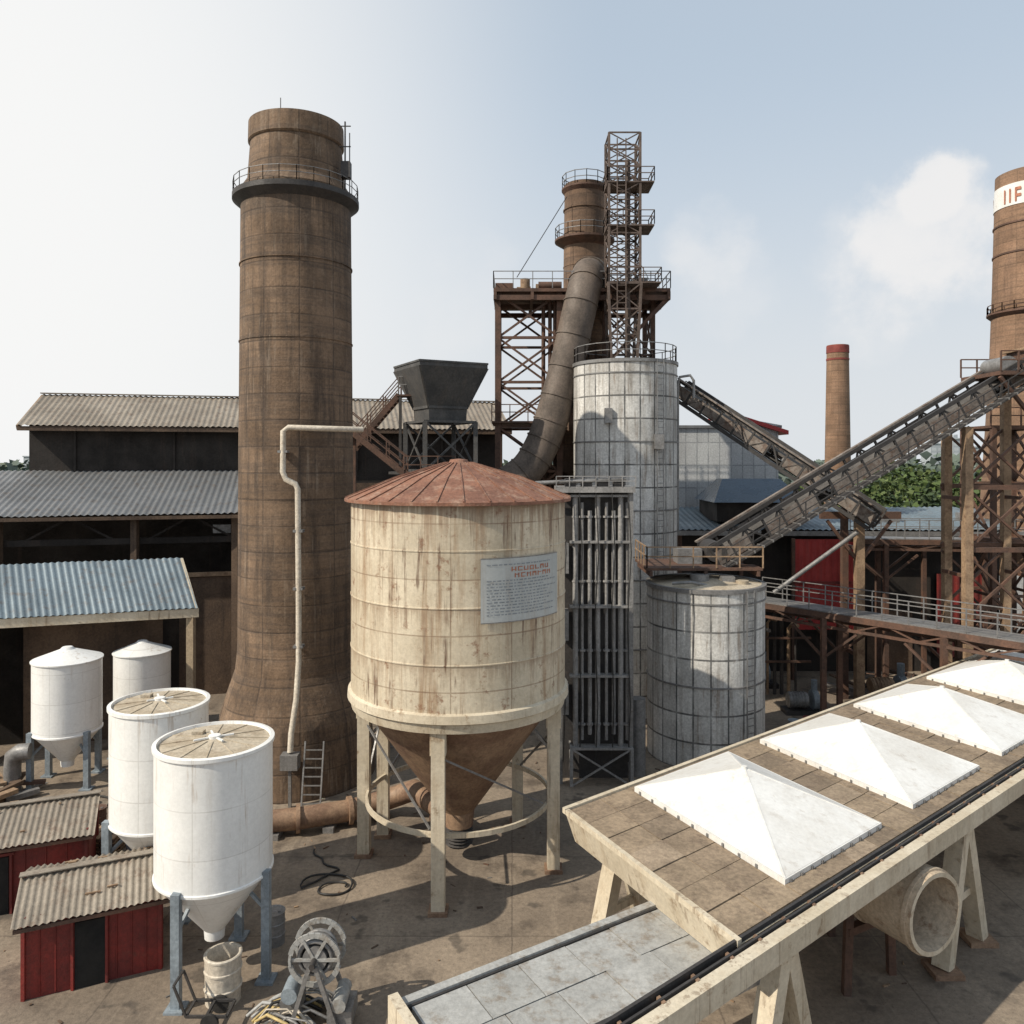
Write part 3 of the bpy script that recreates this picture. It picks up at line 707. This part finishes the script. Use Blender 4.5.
# ------------------------------------------------------------------ right side buildings
o=O('panel_building',(12.2,60,0)); o.part('walls')
o.box(12.2,20.0,60,74,0,16.4,'panelwall')
o.part('roof'); o.hexa([(12,59.8,16.4),(20.2,59.8,16.4),(20.2,74,16.4),(12,74,16.4),(12,59.8,16.6),(20.2,59.8,16.6),(20.2,74,16.6),(12,74,16.6)],'corrgrey')
o.part('red_canopy')
o.hexa([(16.2,59.5,17.3),(20.6,59.5,15.9),(20.6,66,15.9),(16.2,66,17.3),(16.2,59.5,17.6),(20.6,59.5,16.2),(20.6,66,16.2),(16.2,66,17.6)],'redbright')
o.quad([(16.4,59.9,16.61),(20.2,59.9,16.61),(16.4,59.9,17.3)],'panelwall')
o.done()
o=O('warehouse'); o.part('roof')
o.corr((10.5,51.5,9.5),(33,51.5,9.5),(33,59.5,10.5),(10.5,59.5,10.5),.4,.045,'corrblue')
o.corr((33.2,51.8,9.2),(60,51.8,9.2),(60,59.8,10.2),(33.2,59.8,10.2),.4,.045,'corrgrey')
o.beam((10.5,51.5,9.3),(60,51.5,9.1),.12,.3,'steelgrey')
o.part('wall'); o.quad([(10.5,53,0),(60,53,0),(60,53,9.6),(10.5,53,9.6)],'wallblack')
o.quad([(23.5,52.9,0),(26.5,52.9,0),(26.5,52.9,4),(23.5,52.9,4)],'wallbrown')
for x in range(11,60,4): 
    if not 17<x<24: o.beam((x,52.4,0),(x,52.4,9.3),.25,.25,'steelbrown')
o.part('red_doors')
o.corr((18.0,50.9,3.2),(22.2,50.9,3.2),(22.2,50.95,8.95),(18.0,50.95,8.95),.4,.06,'redbright')
o.beam((17.9,50.8,6.2),(22.3,50.8,6.2),.1,.15,'red')
for x in (17.9,22.25): o.beam((x,50.9,0),(x,50.9,9.0),.2,.2,'steelbrown')
o.corr((28.0,52.7,1),(31,52.7,1),(31,52.7,6.5),(28,52.7,6.5),.4,.05,'red')
o.part('side_wall'); o.quad([(32,52.5,0),(42,52.5,0),(42,52.5,6.4),(32,52.5,6.4)],'panelwall')
o.part('skylight')
o.prism([(13.6,53),(19.2,53),(19.2,58),(13.6,58)],9.9,11.2,'wallblack')
o.hexa([(13.3,52.6,11.2),(19.5,52.6,11.2),(19.5,58.3,11.2),(13.3,58.3,11.2),(14.4,54.8,12.7),(18.4,54.8,12.7),(18.4,56.2,12.7),(14.4,56.2,12.7)],'glassb')
o.part('roof_vents')
for x in (25,30.5,36): o.box(x,x+1.2,54,55,9.7,10.4,'steelgrey')
o.done()

C=V((35.7,55,0)); o=O('brick_chimney',C); o.part('shaft')
o.lathe(C,[(3.5,0),(3.15,9),(2.85,14),(2.5,20),(2.3,26),(2.12,33.6),(1.9,33.7),(1.85,30)],'chim3',56)
o.part('painted_band'); o.lathe(C,[(2.1,31.2),(2.22,31.22),(2.17,32.7),(2.1,32.72)],'hatch',56)
o.part('lettering')
t=-2.9
for k in range(16):
    r=2.245; z0=31.4; z1=32.35
    arc(o,C,r,t,t+.05,z0,z1,'inkred',2)
    if k%2: arc(o,C,r+.002,t+.05,t+.17,z1-.2,z1,'inkred',3)
    if k%3!=1: arc(o,C,r,t+.17,t+.22,z0,z1,'inkred',2)
    if k%3: arc(o,C,r+.002,t+.05,t+.17,z0+.3,z0+.5,'inkred',3)
    t+=.34
o.part('ring'); o.lathe(C,[(2.3,23.7),(2.65,24.0),(2.65,24.12),(2.3,24.15)],'steelbrown',48)
o.ringrail(C+V((0,0,24.1)),2.6,.6,'steelbrown',20,.05)
for z,r in ((19,2.6),(28,2.28),(30,2.24)): o.lathe(C,[(r-.1,z),(r+.03,z+.01),(r+.03,z+.12),(r-.1,z+.14)],'steelbrown',48)
o.part('ladder'); o.ladder((34.0,52.9,5),(34.4,53.4,24),.5,'steelbrown')
o.done()
C=V((48.9,120,0)); o=O('brick_chimney',C); o.part('shaft'); o.lathe(C,[(2.1,0),(1.8,16),(1.55,31.2),(1.3,31.2),(1.3,28)],'chim3',40)
o.part('painted_band'); o.lathe(C,[(1.55,30.0),(1.63,30.02),(1.61,31.1),(1.45,31.22)],'reddull',40); o.lathe(C,[(1.5,28.9),(1.64,28.92),(1.64,29.2),(1.5,29.22)],'reddull',40)
o.done()

# ------------------------------------------------------------------ foreground gallery with hatches
U=V((.777,.629,0)); W=V((.453,-.891,0)); D0=V((1.45,21.8,0))
def D(a,b,z): return D0+U*a+W*b+V((0,0,z))
LEN=40; WD=6.73
o=O('hatch_gallery'); o.part('slab')
def pr(o,a0,a1,b0,b1,z0,z1,mat,ins=0):
    o.hexa([D(a0+ins,b0+ins,z0),D(a1-ins,b0+ins,z0),D(a1-ins,b1-ins,z0),D(a0+ins,b1-ins,z0),D(a0,b0,z1),D(a1,b0,z1),D(a1,b1,z1),D(a0,b1,z1)],mat)
pr(o,0,LEN,0,WD,3.62,4.40,'cream',.22)
pr(o,-.06,LEN,-.06,.08,4.38,4.52,'cream'); pr(o,-.06,.07,.1,WD,4.38,4.51,'cream')
o.part('slabs')
na,nb=34,7
for i in range(na):
    for j in range(nb):
        a0_=.1+(LEN-.15)*i/na; a1_=.1+(LEN-.15)*(i+1)/na; b0_=.1+(WD-.25)*j/nb; b1_=.1+(WD-.25)*(j+1)/nb
        g_=.014; hz=4.475+rnd(-.012,.014)
        pr(o,a0_+g_,a1_-g_,b0_+g_,b1_-g_,4.3,hz,random.choice(['tile0','tile0','tile1','tile1','tile0','tile2','tile3']))
o.part('gutter'); pr(o,-7,LEN,WD+.0,WD+.16,4.2,4.33,'rubber')
pr(o,-7,LEN,WD-.1,WD-.03,4.33,4.5,'steeldark')
o.part('edge_beam'); pr(o,-7,LEN,WD+.18,WD+.46,3.95,4.42,'cream')
pr(o,-7,LEN,WD+.08,WD+.13,4.34,4.45,'steeldark')
o.part('brackets')
for k in range(0,46): 
    q=rnd(-.05,.05); pr(o,-6.5+k+q,-6.42+k+q,WD+.0,WD+.2,4.34,4.43,'rustcone')
o.part('trestles')
for a in (1.6,10.6,18.6,26.6,34.6):
    for b in (.75,6.6):
        for s in (-1,1):
            o.beam(D(a+.05*s,b,3.8),D(a+1.15*s,b,.12),.46,.38,'cream'); p=D(a+1.15*s,b,0); o.box(p.x-.4,p.x+.4,p.y-.4,p.y+.4,0,.14,'rustcone')
        o.beam(D(a-.7,b,1.7),D(a+.7,b,1.7),.16,.2,'cream')
    o.beam(D(a,.75,3.45),D(a,6.6,3.45),.4,.36,'cream')
for a in (-4.8,):
    for s in (-1,1): o.beam(D(a+.05*s,6.95,3.95),D(a+1.0*s,6.95,.1),.42,.34,'cream')
for k,a in enumerate((2.45,8.65,14.85,21.1,27.3,33.5)):
    o.part('hatch_%d'%(k+1)); a1_=a+4.45; b0_,b1_=.38,6.1
    pr(o,a,a1_,b0_,b1_,4.46,4.60,'hatch')
    top=D((a+a1_)/2-.1,(b0_+b1_)/2-.2,5.55); zz=4.605
    e=.04
    c=[D(a+e,b0_+e,zz),D(a1_-e,b0_+e,zz),D(a1_-e,b1_-e,zz),D(a+e,b1_-e,zz)]
    for q in range(4): o.quad([c[q],c[(q+1)%4],top],'hatch')
    for q in range(4): o.beam(c[q],top,.05,.015,'hatch')
    o.cyl(top-V((0,0,.06)),top+V((0,0,.04)),.1,.08,'hatch',12)
    for q in range(10):   # fixing clips along the hatch skirt
        t=(q+.5)/10; pr(o,a+4.45*t-.03,a+4.45*t+.03,b1_,b1_+.04,4.48,4.56,'steelgrey')
        if q<9: pr(o,a-.04,a,b0_+5.7*t-.03,b0_+5.7*t+.03,4.48,4.56,'steelgrey')
o.done()

o=O('feed_ramp'); E0=V((-2.05,15.28,0)); RU=V((.847,.532,0)); RW=V((.5,-.866,0))
def F(a,b,z): return E0+RU*a+RW*b+V((0,0,z))
def fr(a0,a1,b0,b1,z0,z1,m): o.hexa([F(a0,b0,z0),F(a1,b0,z0),F(a1,b1,z0),F(a0,b1,z0),F(a0,b0,z1),F(a1,b0,z1),F(a1,b1,z1),F(a0,b1,z1)],m)
o.part('frame'); fr(0,7.3,.0,2.6,3.0,3.5,'steelgrey')
o.part('panels')
for i in range(6):
    for j in range(2):
        s_=.25*j
        fr(.08+i*1.2+s_,.055+(i+1)*1.2+s_,.16+j*1.12,.135+(j+1)*1.12,3.5,3.6+rnd(-.012,.012),random.choice(['plank0','plank1','plank2']))
o.part('side_boards'); fr(-.1,7.3,-.1,.1,3.05,3.68,'plank2'); fr(-.3,-.1,-.12,2.6,2.6,3.8,'cream'); fr(0,7.3,2.42,2.5,3.5,3.66,'steeldark'); fr(0,7.3,.1,.15,3.5,3.63,'steeldark')
o.part('legs')
for a in (.4,4.5):
    for b in (.2,2.2): o.beam(F(a,b,0),F(a,b,3.05),.3,.3,'cream')
o.done()

# big pipe under gallery
o=O('discharge_pipe'); o.part('barrel')
p1=V((10.45,19.7,2.8)); dd=V((-.47,.88,0)).normalized(); n=40
for r,ln in ((1.0,4.6),(.9,4.6)): o.cyl(p1,p1+dd*ln,r,r,'pipecr',n,False)
def ringface(c,d,r0,r1,mat):
    up=V((0,0,1)); a=d.cross(up).normalized(); b=a.cross(d).normalized(); vs=[]
    for r in (r0,r1):
        for i in range(n): t=2*pi*i/n; vs.append(c+a*(r*math.cos(t))+b*(r*math.sin(t)))
    o.add(vs,[(i,(i+1)%n,n+(i+1)%n,n+i) for i in range(n)],mat)
ringface(p1-dd*.004,dd,.895,1.005,'cream'); ringface(p1+dd*4.6,dd,.02,1.0,'dark')
o.part('collar'); 
for q in (.12,1.7,3.3): o.cyl(p1+dd*q,p1+dd*(q+.1),1.05,1.05,'pipecr',n,False); ringface(p1+dd*q,dd,1.0,1.05,'pipecr'); ringface(p1+dd*(q+.1),dd,1.0,1.05,'pipecr')
o.part('cradle')
for q in (1.9,3.9):
    c=p1+dd*q; s=V((dd.y,-dd.x,0)).normalized()
    o.beam(c+s*.8+V((0,0,-.62)),c+s*.9-V((0,0,c.z)),.2,.2,'steelbrown'); o.beam(c-s*.8+V((0,0,-.62)),c-s*.9-V((0,0,c.z)),.2,.2,'steelbrown'); o.beam(c-s*.9-V((0,0,1.16)),c+s*.9-V((0,0,1.16)),.22,.2,'steelbrown')
o.done()

# ------------------------------------------------------------------ red sheds
def red_shed(ox,oy,ang,w,d,he,hr,door=True):
    ca,sa=math.cos(ang),math.sin(ang)
    def S(u,v,z): return V((ox+u*ca-v*sa,oy+u*sa+v*ca,z))
    o=O('red_shed'); o.part('walls')
    for a,b in (((0,0),(w,0)),((w,0),(w,d)),((w,d),(0,d)),((0,d),(0,0))):
        o.quad([S(*a,0),S(*b,0),S(*b,he),S(*a,he)],'red')
    for u in (0,w): o.quad([S(u,0,he),S(u,d,he),S(u,d/2,hr-.05)],'red')
    for u in [i*w/9 for i in range(1,9)]:
        if not (w*.34<u<w*.62): o.beam(S(u,-.015,0.05),S(u,-.015,he-.05),.025,.03,'red')
    for u,v in ((0,0),(w,0),(w,d)): o.beam(S(u,v,0),S(u,v,he),.1,.1,'red')
    o.part('roof')
    o.corr(S(-.25,-.35,he-.08),S(w+.25,-.35,he-.08),S(w+.25,d/2,hr),S(-.25,d/2,hr),.17,.03,'corrtan')
    o.corr(S(-.25,d+.35,he-.08),S(w+.25,d+.35,he-.08),S(w+.25,d/2,hr+.02),S(-.25,d/2,hr+.02),.17,.03,'corrtan')
    o.beam(S(-.27,d/2,hr+.06),S(w+.27,d/2,hr+.06),.26,.03,'corrtan')
    o.beam(S(-.2,-.3,he-.18),S(w+.2,-.3,he-.18),.07,.1,'steelbrown')
    o.part('door')
    o.hexa([S(w*.36,-.05,0),S(w*.58,-.05,0),S(w*.58,.05,0),S(w*.36,.05,0),S(w*.36,-.05,1.75),S(w*.58,-.05,1.75),S(w*.58,.05,1.75),S(w*.36,.05,1.75)],'dark')
    for u in (w*.345,w*.595): o.beam(S(u,-.06,0),S(u,-.06,1.85),.07,.07,'red')
    o.beam(S(w*.33,-.06,1.85),S(w*.61,-.06,1.85),.08,.08,'red')
    o.part('roof_battens')
    for k in range(7): 
        u=rnd(.2,w-.2); v=rnd(.1,d-.2); z=he-.02+(hr-he)*(1-abs(v-d/2)/(d/2))+.05; o.beam(S(u,v,z+.03),S(u+rnd(-.4,.4),v+.02,z+.03),.06,.04,'tan')
    o.done()
red_shed(-12.65,20.7,math.radians(24),3.25,2.7,2.15,2.6)
red_shed(-18.3,23.6,math.radians(22),5.1,3.0,2.25,2.75)

# ------------------------------------------------------------------ yard clutter
o=O('concrete_drum'); C=V((-7.5,20.75,0)); o.lathe(C,[(.44,0),(.46,1.22),(.40,1.22),(.38,.1),(0,.1)],'drain',28)
for z in (.35,.8,1.15): o.lathe(C,[(.45,z),(.48,z+.02),(.48,z+.06),(.45,z+.08)],'drain',28)
o.done()

o=O('hand_cart'); 
for y in (19.6,20.2): o.beam((-8.0,y,.35),(-7.0,y,.35),.06,.06,'steeldark')
for x in (-8,-7.5,-7): o.beam((x,19.6,.35),(x,20.2,.35),.06,.06,'steeldark')
o.beam((-8,19.6,.35),(-8.3,19.6,1.1),.05,.05,'steeldark'); o.beam((-8,20.2,.35),(-8.3,20.2,1.1),.05,.05,'steeldark'); o.beam((-8.3,19.6,1.1),(-8.3,20.2,1.1),.05,.05,'steeldark')
for y in (19.55,20.25): o.cyl((-7.4,y-.04,.22),(-7.4,y+.04,.22),.22,.22,'rubber',16)
o.done()

o=O('cable_reel'); o.part('base')
for y in (19.3,20.4): o.beam((-5.7,y,.15),(-4.0,y,.15),.12,.14,'steelgrey'); o.beam((-5.4,y,.15),(-4.9,y,1.75),.1,.1,'steelgrey'); o.beam((-4.2,y,.15),(-4.75,y,1.75),.1,.1,'steelgrey')
for x in (-5.6,-4.1): o.beam((x,19.3,.2),(x,20.4,.2),.1,.1,'steelgrey')
o.part('reel'); cx,cz=-4.82,1.8
for y in (19.5,20.15):
    k=28
    for i in range(k):
        a,b=2*pi*i/k,2*pi*(i+1)/k; o.beam((cx+.6*math.cos(a),y,cz+.6*math.sin(a)),(cx+.6*math.cos(b),y,cz+.6*math.sin(b)),.06,.12,'plank0')
    for i in range(6):
        a=2*pi*i/6; o.beam((cx,y,cz),(cx+.58*math.cos(a),y,cz+.58*math.sin(a)),.05,.07,'plank0')
o.cyl((cx,19.2,cz),(cx,20.5,cz),.07,.07,'steeldark',10); o.cyl((cx,19.5,cz),(cx,20.15,cz),.3,.3,'steelgrey',20)
o.part('cable')
for i in range(7):
    r=.4+.03*(i%2); y=19.57+i*.085; o.tube([(cx+r*math.cos(t),y,cz+r*math.sin(t)) for t in [2*pi*j/20 for j in range(21)]],.045,'steelgrey',6)
o.part('motor'); o.box(-5.7,-5.2,19.6,20.2,.25,.7,'steelgrey'); o.cyl((-5.45,19.5,.9),(-5.45,20.1,.9),.2,.2,'steelblue',14)
o.box(-4.5,-3.9,19.4,20.2,.22,.6,'steelgrey'); o.cyl((-4.2,19.3,.8),(-4.2,20.1,.8),.18,.18,'plank1',12)
o.part('hoses')
for i in range(22):
    x=-6.0+rnd(0,.9); y=19.1+rnd(0,1.3); a=rnd(-.5,.5)
    o.tube([(x-.6,y+a,.08+rnd(0,.2)),(x-.2,y,.35+rnd(0,.3)),(x+.3,y-a*.5,.45+rnd(0,.2)),(x+.9,y-a,.1)],rnd(.02,.04),random.choice(['yellow','plank2','steelgrey','drain','rubber']),6)
o.done()

def hose(name,c,r,turns,spread,tail=None,rad=.035):
    o=O(name); pts=[]; k=int(turns*26); ph=rnd(0,6)
    for i in range(k):
        t=2*pi*i/26; rr=r*(1+.3*math.sin(t*.43+ph))+spread*i/k
        pts.append((c[0]+rr*1.35*math.cos(t)+.18*math.sin(t*.7),c[1]+rr*math.sin(t)+.1*math.sin(t*.31+ph),.05+.02*(i//26)+.02*math.sin(t*3)))
    if tail:
        a=V(pts[-1]); tl=[a]+[V((q[0],q[1],.05)) for q in tail]
        for p,q in zip(tl,tl[1:]):
            for j in range(1,6): pts.append(p.lerp(q,j/5)+V((.06*math.sin(j*1.3),.05*math.cos(j),0)))
    o.tube(pts,rad,'rubber',6); o.done()
hose('coiled_hose',(-5.9,26.2),.4,1.6,.3,[(-5.9,27.2),(-6.6,27.8),(-7.1,28.6)])
hose('coiled_hose',(-18.6,31.9),.5,3.2,.3)
hose('coiled_hose',(-17.4,32.4),.35,2.3,.3,None)

o=O('ground_pipe'); o.tube([(-9.6,29.6,.55),(-8,30.0,.55),(-6.2,30.7,.55),(-5.0,31.5,.6),(-3.8,31.0,1.2),(-2.2,28.6,1.3)],.40,'rustcone',20)
for p,q in (((-8.1,29.97,.55),(-7.95,30.01,.55)),((-6.3,30.65,.55),(-6.15,30.71,.55)),((-9.65,29.58,.55),(-9.5,29.63,.55))): o.cyl(p,q,.52,.52,'rustcone',20)
for x,y in ((-8.8,29.8),(-6.9,30.4)): o.box(x-.2,x+.2,y-.45,y+.45,0,.2,'steelgrey')
o.done()

o=O('scrap_pile')
for i in range(34):
    x=-21.5+rnd(-1.4,1.2); y=32.2+rnd(-1.2,1.4); a=rnd(0,pi); l=rnd(.5,1.6); z=rnd(.08,.7)
    o.beam((x,y,z),(x+l*math.cos(a),y+l*math.sin(a),z+rnd(-.2,.3)),rnd(.08,.35),rnd(.05,.2),random.choice(['steelbrown','wallbrown','steelgrey','tan','steeldark']))
o.box(-22.5,-20.6,31.6,32.9,0,.5,'wallbrown')
o.done()
o=O('elbow_pipe'); o.tube([(-21.0,33.6,0),(-21.0,33.6,1.1),(-20.9,33.5,1.6),(-20.6,33.4,1.8),(-20.2,33.5,1.8)],.33,'steelgrey',16); o.done()
def oil_drum(x,y,m):
    C=V((x,y,0)); o=O('oil_drum',C); o.lathe(C,[(0,.0),(.3,0),(.3,.28),(.32,.3),(.3,.32),(.3,.6),(.32,.62),(.3,.64),(.3,.9),(.32,.92),(.28,.9),(0,.88)],m,24); o.cyl(C+V((.15,0,.88)),C+V((.15,0,.92)),.04,.04,'steelgrey',8); o.done()
for x,y,m in ((-12.9,27.4,'steelblue'),(-12.2,27.7,'red'),(-6.9,23.2,'steelgrey'),(-15.6,30.1,'steelbrown'),(14.2,40.2,'steelblue'),(15.1,40.6,'red'),(20.9,43.2,'steelgrey')): oil_drum(x,y,m)
o=O('pallet_stack')
for k in range(5):
    z=k*.15
    for i in range(5): o.box(-15.2+i*.26,-15.0+i*.26,28.0,29.1,z+.1,z+.13,'tan')
    for j in range(3): o.box(-15.2,-13.96,28.0+j*.5,28.1+j*.5,z,z+.1,'wallbrown')
o.done()
o=O('loose_debris')
for i in range(140):
    x=rnd(-16,12); y=rnd(18,40); s=rnd(.02,.06)
    o.beam((x,y,s*.4),(x+rnd(-.2,.2),y+rnd(-.2,.2),s*.4),s,s*.6,random.choice(['tan','wallbrown','steelgrey','wallbrown','steelbrown']))
o.done()

def pump(x,y,s=1,m='steelgrey'):
    o=O('pump_unit',(x,y,0)); o.part('skid'); o.box(x-.9*s,x+.9*s,y-.4*s,y+.4*s,0,.18*s,'steeldark')
    o.part('motor'); o.cyl((x-.7*s,y,.55*s),(x+.1*s,y,.55*s),.32*s,.32*s,m,18)
    for i in range(6): o.cyl((x-.65*s+i*.12*s,y,.55*s),(x-.61*s+i*.12*s,y,.55*s),.36*s,.36*s,m,18)
    o.part('volute'); o.cyl((x+.3*s,y,.55*s),(x+.55*s,y,.55*s),.42*s,.42*s,'steelblue',20); o.cyl((x+.42*s,y,.8*s),(x+.42*s,y,1.4*s),.13*s,.13*s,'steelblue',12)
    o.done()
pump(16.2,44.3,1.3); pump(21.8,46.2,1.6,'tan'); pump(15.0,49.5,1.5,'steelbrown')
o=O('pipe_stack')
for i in range(5):
    for j in range(5-i): o.cyl((19.9+rnd(0,.3),42.6+j*.34+i*.17,.17+i*.3),(23.6+rnd(0,.4),42.0+j*.34+i*.17,.17+i*.3),.16,.16,random.choice(['steelgrey','steelbrown','tan']),10)
o.done()
o=O('piping_manifold')
for i in range(9):
    x=13.6+i*.42; h=3.5+rnd(0,1.6)
    o.tube([(x,47.8,0),(x,47.8,h),(x+.1,47.5,h+.3),(x+.2,46.8,h+.35)],rnd(.07,.14),random.choice(['steelgrey','steeldark','tan']),8)
o.beam((13.3,47.6,2),(17.8,47.6,2),.12,.12,'steelbrown'); o.beam((13.3,47.6,3.4),(17.8,47.6,3.4),.12,.12,'steelbrown')
o.done()
o=O('scrap_pile')
for i in range(60):
    x=rnd(20,26); y=rnd(44.5,49); a=rnd(0,pi); l=rnd(.5,2.2); z=rnd(.05,.9)
    o.beam((x,y,z),(x+l*math.cos(a),y+l*math.sin(a),z+rnd(-.3,.5)),rnd(.05,.3),rnd(.05,.25),random.choice(['steelbrown','wallbrown','steelgrey','tan','steeldark']))
o.done()

# ------------------------------------------------------------------ vegetation and skyline
def leaves(o,blobs,n,size,mats):
    tot=sum(b[3]*b[4] for b in blobs)
    for (x,y,z,rx,rz) in blobs:
        k=int(n*rx*rz/tot); mb=random.choice(mats)
        for _ in range(k):
            d=V((random.gauss(0,1),random.gauss(0,1),random.gauss(0,1))).normalized(); q=rnd(.45,1.05)
            p=V((x+d.x*rx*q,y+d.y*rx*q,z+d.z*rz*q)); s=size*rnd(.5,1.2)
            a=V((rnd(-1,1),rnd(-1,1),rnd(-.6,.6))).normalized(); b=a.cross(V((rnd(-1,1),rnd(-1,1),rnd(-1,1)))).normalized()
            m=mb if random.random()<.6 else random.choice(mats)
            o.add([p-a*s-b*s*.3,p+a*s*.2-b*s*.6,p+a*s,p+b*s*.7],[(0,1,2,3)],m)
def tree(x,y,h,r,mats,n=1500):
    o=O('broadleaf_tree',(x,y,0)); o.part('trunk')
    o.tube([(x,y,0),(x+.1,y,h*.25),(x-.1,y+.1,h*.5),(x,y,h*.75)],.3,'bark',8,rs=[.4,.3,.22,.08])
    bl=[]
    for i in range(9):
        a=rnd(0,2*pi); rr=r*rnd(.25,.75); zz=h*rnd(.45,.86); p=V((x+rr*math.cos(a),y+rr*math.sin(a),zz))
        o.tube([(x,y,h*rnd(.25,.45)),V((x,y,zz*.75)).lerp(p,.5),p],.1,'bark',5,rs=[.16,.1,.04])
        bl.append((p.x,p.y,p.z,r*rnd(.3,.5),h*rnd(.1,.17)))
    bl.append((x,y,h*.86,r*.4,h*.14))
    o.part('crown'); leaves(o,bl,n,.38,mats); o.done()
lm=['leaf0','leaf1','leaf2','leaf3']
for x,y,h,r in ((38,84,13,4.2),(42.5,88,14,4.8),(47,86,13.4,4.6),(51,92,14,5),(45,97,15,5),(55,90,13,5),(36,95,12.5,4.5),(60,98,13,5),(40.5,78,11.5,3.8),(46,78,11.5,4),(44,72,10.5,3.4),(50,80,12.5,4),(34,80,11,3.5)):
    tree(x,y,h*.97,r,lm)
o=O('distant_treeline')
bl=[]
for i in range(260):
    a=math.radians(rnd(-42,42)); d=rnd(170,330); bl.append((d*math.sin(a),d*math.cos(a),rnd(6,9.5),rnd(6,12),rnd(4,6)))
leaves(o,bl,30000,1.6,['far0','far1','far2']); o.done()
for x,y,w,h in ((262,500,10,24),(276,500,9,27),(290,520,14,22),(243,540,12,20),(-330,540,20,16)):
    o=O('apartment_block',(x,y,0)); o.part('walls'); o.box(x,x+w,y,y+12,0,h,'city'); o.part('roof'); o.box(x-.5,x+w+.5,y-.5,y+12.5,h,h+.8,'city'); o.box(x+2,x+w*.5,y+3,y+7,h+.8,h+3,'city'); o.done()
o=O('low_white_building'); o.part('walls'); o.box(38,58,64,70,0,8.8,'hatch'); o.part('roof'); o.hexa([(37.5,63.5,8.8),(58.5,63.5,8.8),(58.5,70.5,8.8),(37.5,70.5,8.8),(37.5,66.5,9.9),(58.5,66.5,9.9),(58.5,67.5,9.9),(37.5,67.5,9.9)],'corrgrey')
o.done()

# ------------------------------------------------------------------ world, sun, camera
EL=math.radians(41); SD=V((-.88,-.475,0)).normalized()
w=bpy.data.worlds.new('World'); scene.world=w; w.use_nodes=True
n=N(w.node_tree); bg=w.node_tree.nodes['Background']
sky=n.new('ShaderNodeTexSky',sky_type='NISHITA'); sky.sun_disc=False; sky.sun_elevation=EL; sky.sun_rotation=math.atan2(SD.x,SD.y)%(2*pi)
sky.air_density=1.0; sky.dust_density=2.0; sky.ozone_density=1.2
tc=n.new('ShaderNodeTexCoord').outputs['Generated']
def dot(v):
    d=n.new('ShaderNodeVectorMath',operation='DOT_PRODUCT'); n.link(tc,d.inputs[0]); d.inputs[1].default_value=V(v).normalized(); return d.outputs['Value']
sep=n.new('ShaderNodeSeparateXYZ'); n.link(tc,sep.inputs[0])
col=sky.outputs[0]
col=n.mix(n.mapr(sep.outputs[2],0,.9,.9,.72),col,(6.5,7.65,8.9,1))
col=n.mix(n.mapr(sep.outputs[2],0,.46,.9,0),col,(8.5,8.8,9.05,1))
col=n.mix(n.mapr(dot((-.72,.75,.30)),.66,1.0,0,1),col,(10.6,10.6,10.5,1))
nz=n.noise(tc,11,7,.6)
def cloud(px,pz,rad,amt,soft=.25):
    global col
    m_=n.mapr(dot((px,1,pz)),math.cos(rad),1.0)
    f=n.mapr(n.math('ADD',m_,n.math('MULTIPLY',n.math('SUBTRACT',nz,.5),2.2)),.45,.45+soft*2)
    f=n.math('MULTIPLY',f,n.mapr(m_,0,.25))
    col=n.mix(n.math('MULTIPLY',f,amt),col,(9.9,9.8,9.75,1))
cloud(.4475,.17,.07,.45,.5)
cloud(.475,.225,.10,.6,.4)
cloud(.52,.285,.11,.75,.3)
cloud(.60,.27,.10,.5,.5)
cloud(.43,.26,.08,.35,.5)
cloud(.525,.335,.05,.8,.2)
cloud(.25,.27,.08,.4,.5)
cloud(.27,.22,.10,.25,.5)
cloud(-.05,.2,.12,.25,.5)
n.link(col,bg.inputs['Color']); bg.inputs['Strength'].default_value=.088

ld=bpy.data.lights.new('sun','SUN'); ld.energy=4.7; ld.angle=math.radians(.5); ld.color=(1,.91,.77)
lo=bpy.data.objects.new('sun',ld); scene.collection.objects.link(lo)
sv=V((SD.x*math.cos(EL),SD.y*math.cos(EL),math.sin(EL)))
lo.rotation_euler=sv.to_track_quat('Z','Y').to_euler()

cd=bpy.data.cameras.new('camera'); cam=bpy.data.objects.new('camera',cd); scene.collection.objects.link(cam)
cam.location=(0,0,14); cam.rotation_euler=(pi/2,0,0)
cd.sensor_width=36; cd.lens=28.1; cd.shift_y=-52/1024; cd.clip_end=6000; cd.clip_start=.1
scene.camera=cam
scene.view_settings.view_transform='Standard'; scene.view_settings.look='None'; scene.view_settings.exposure=0
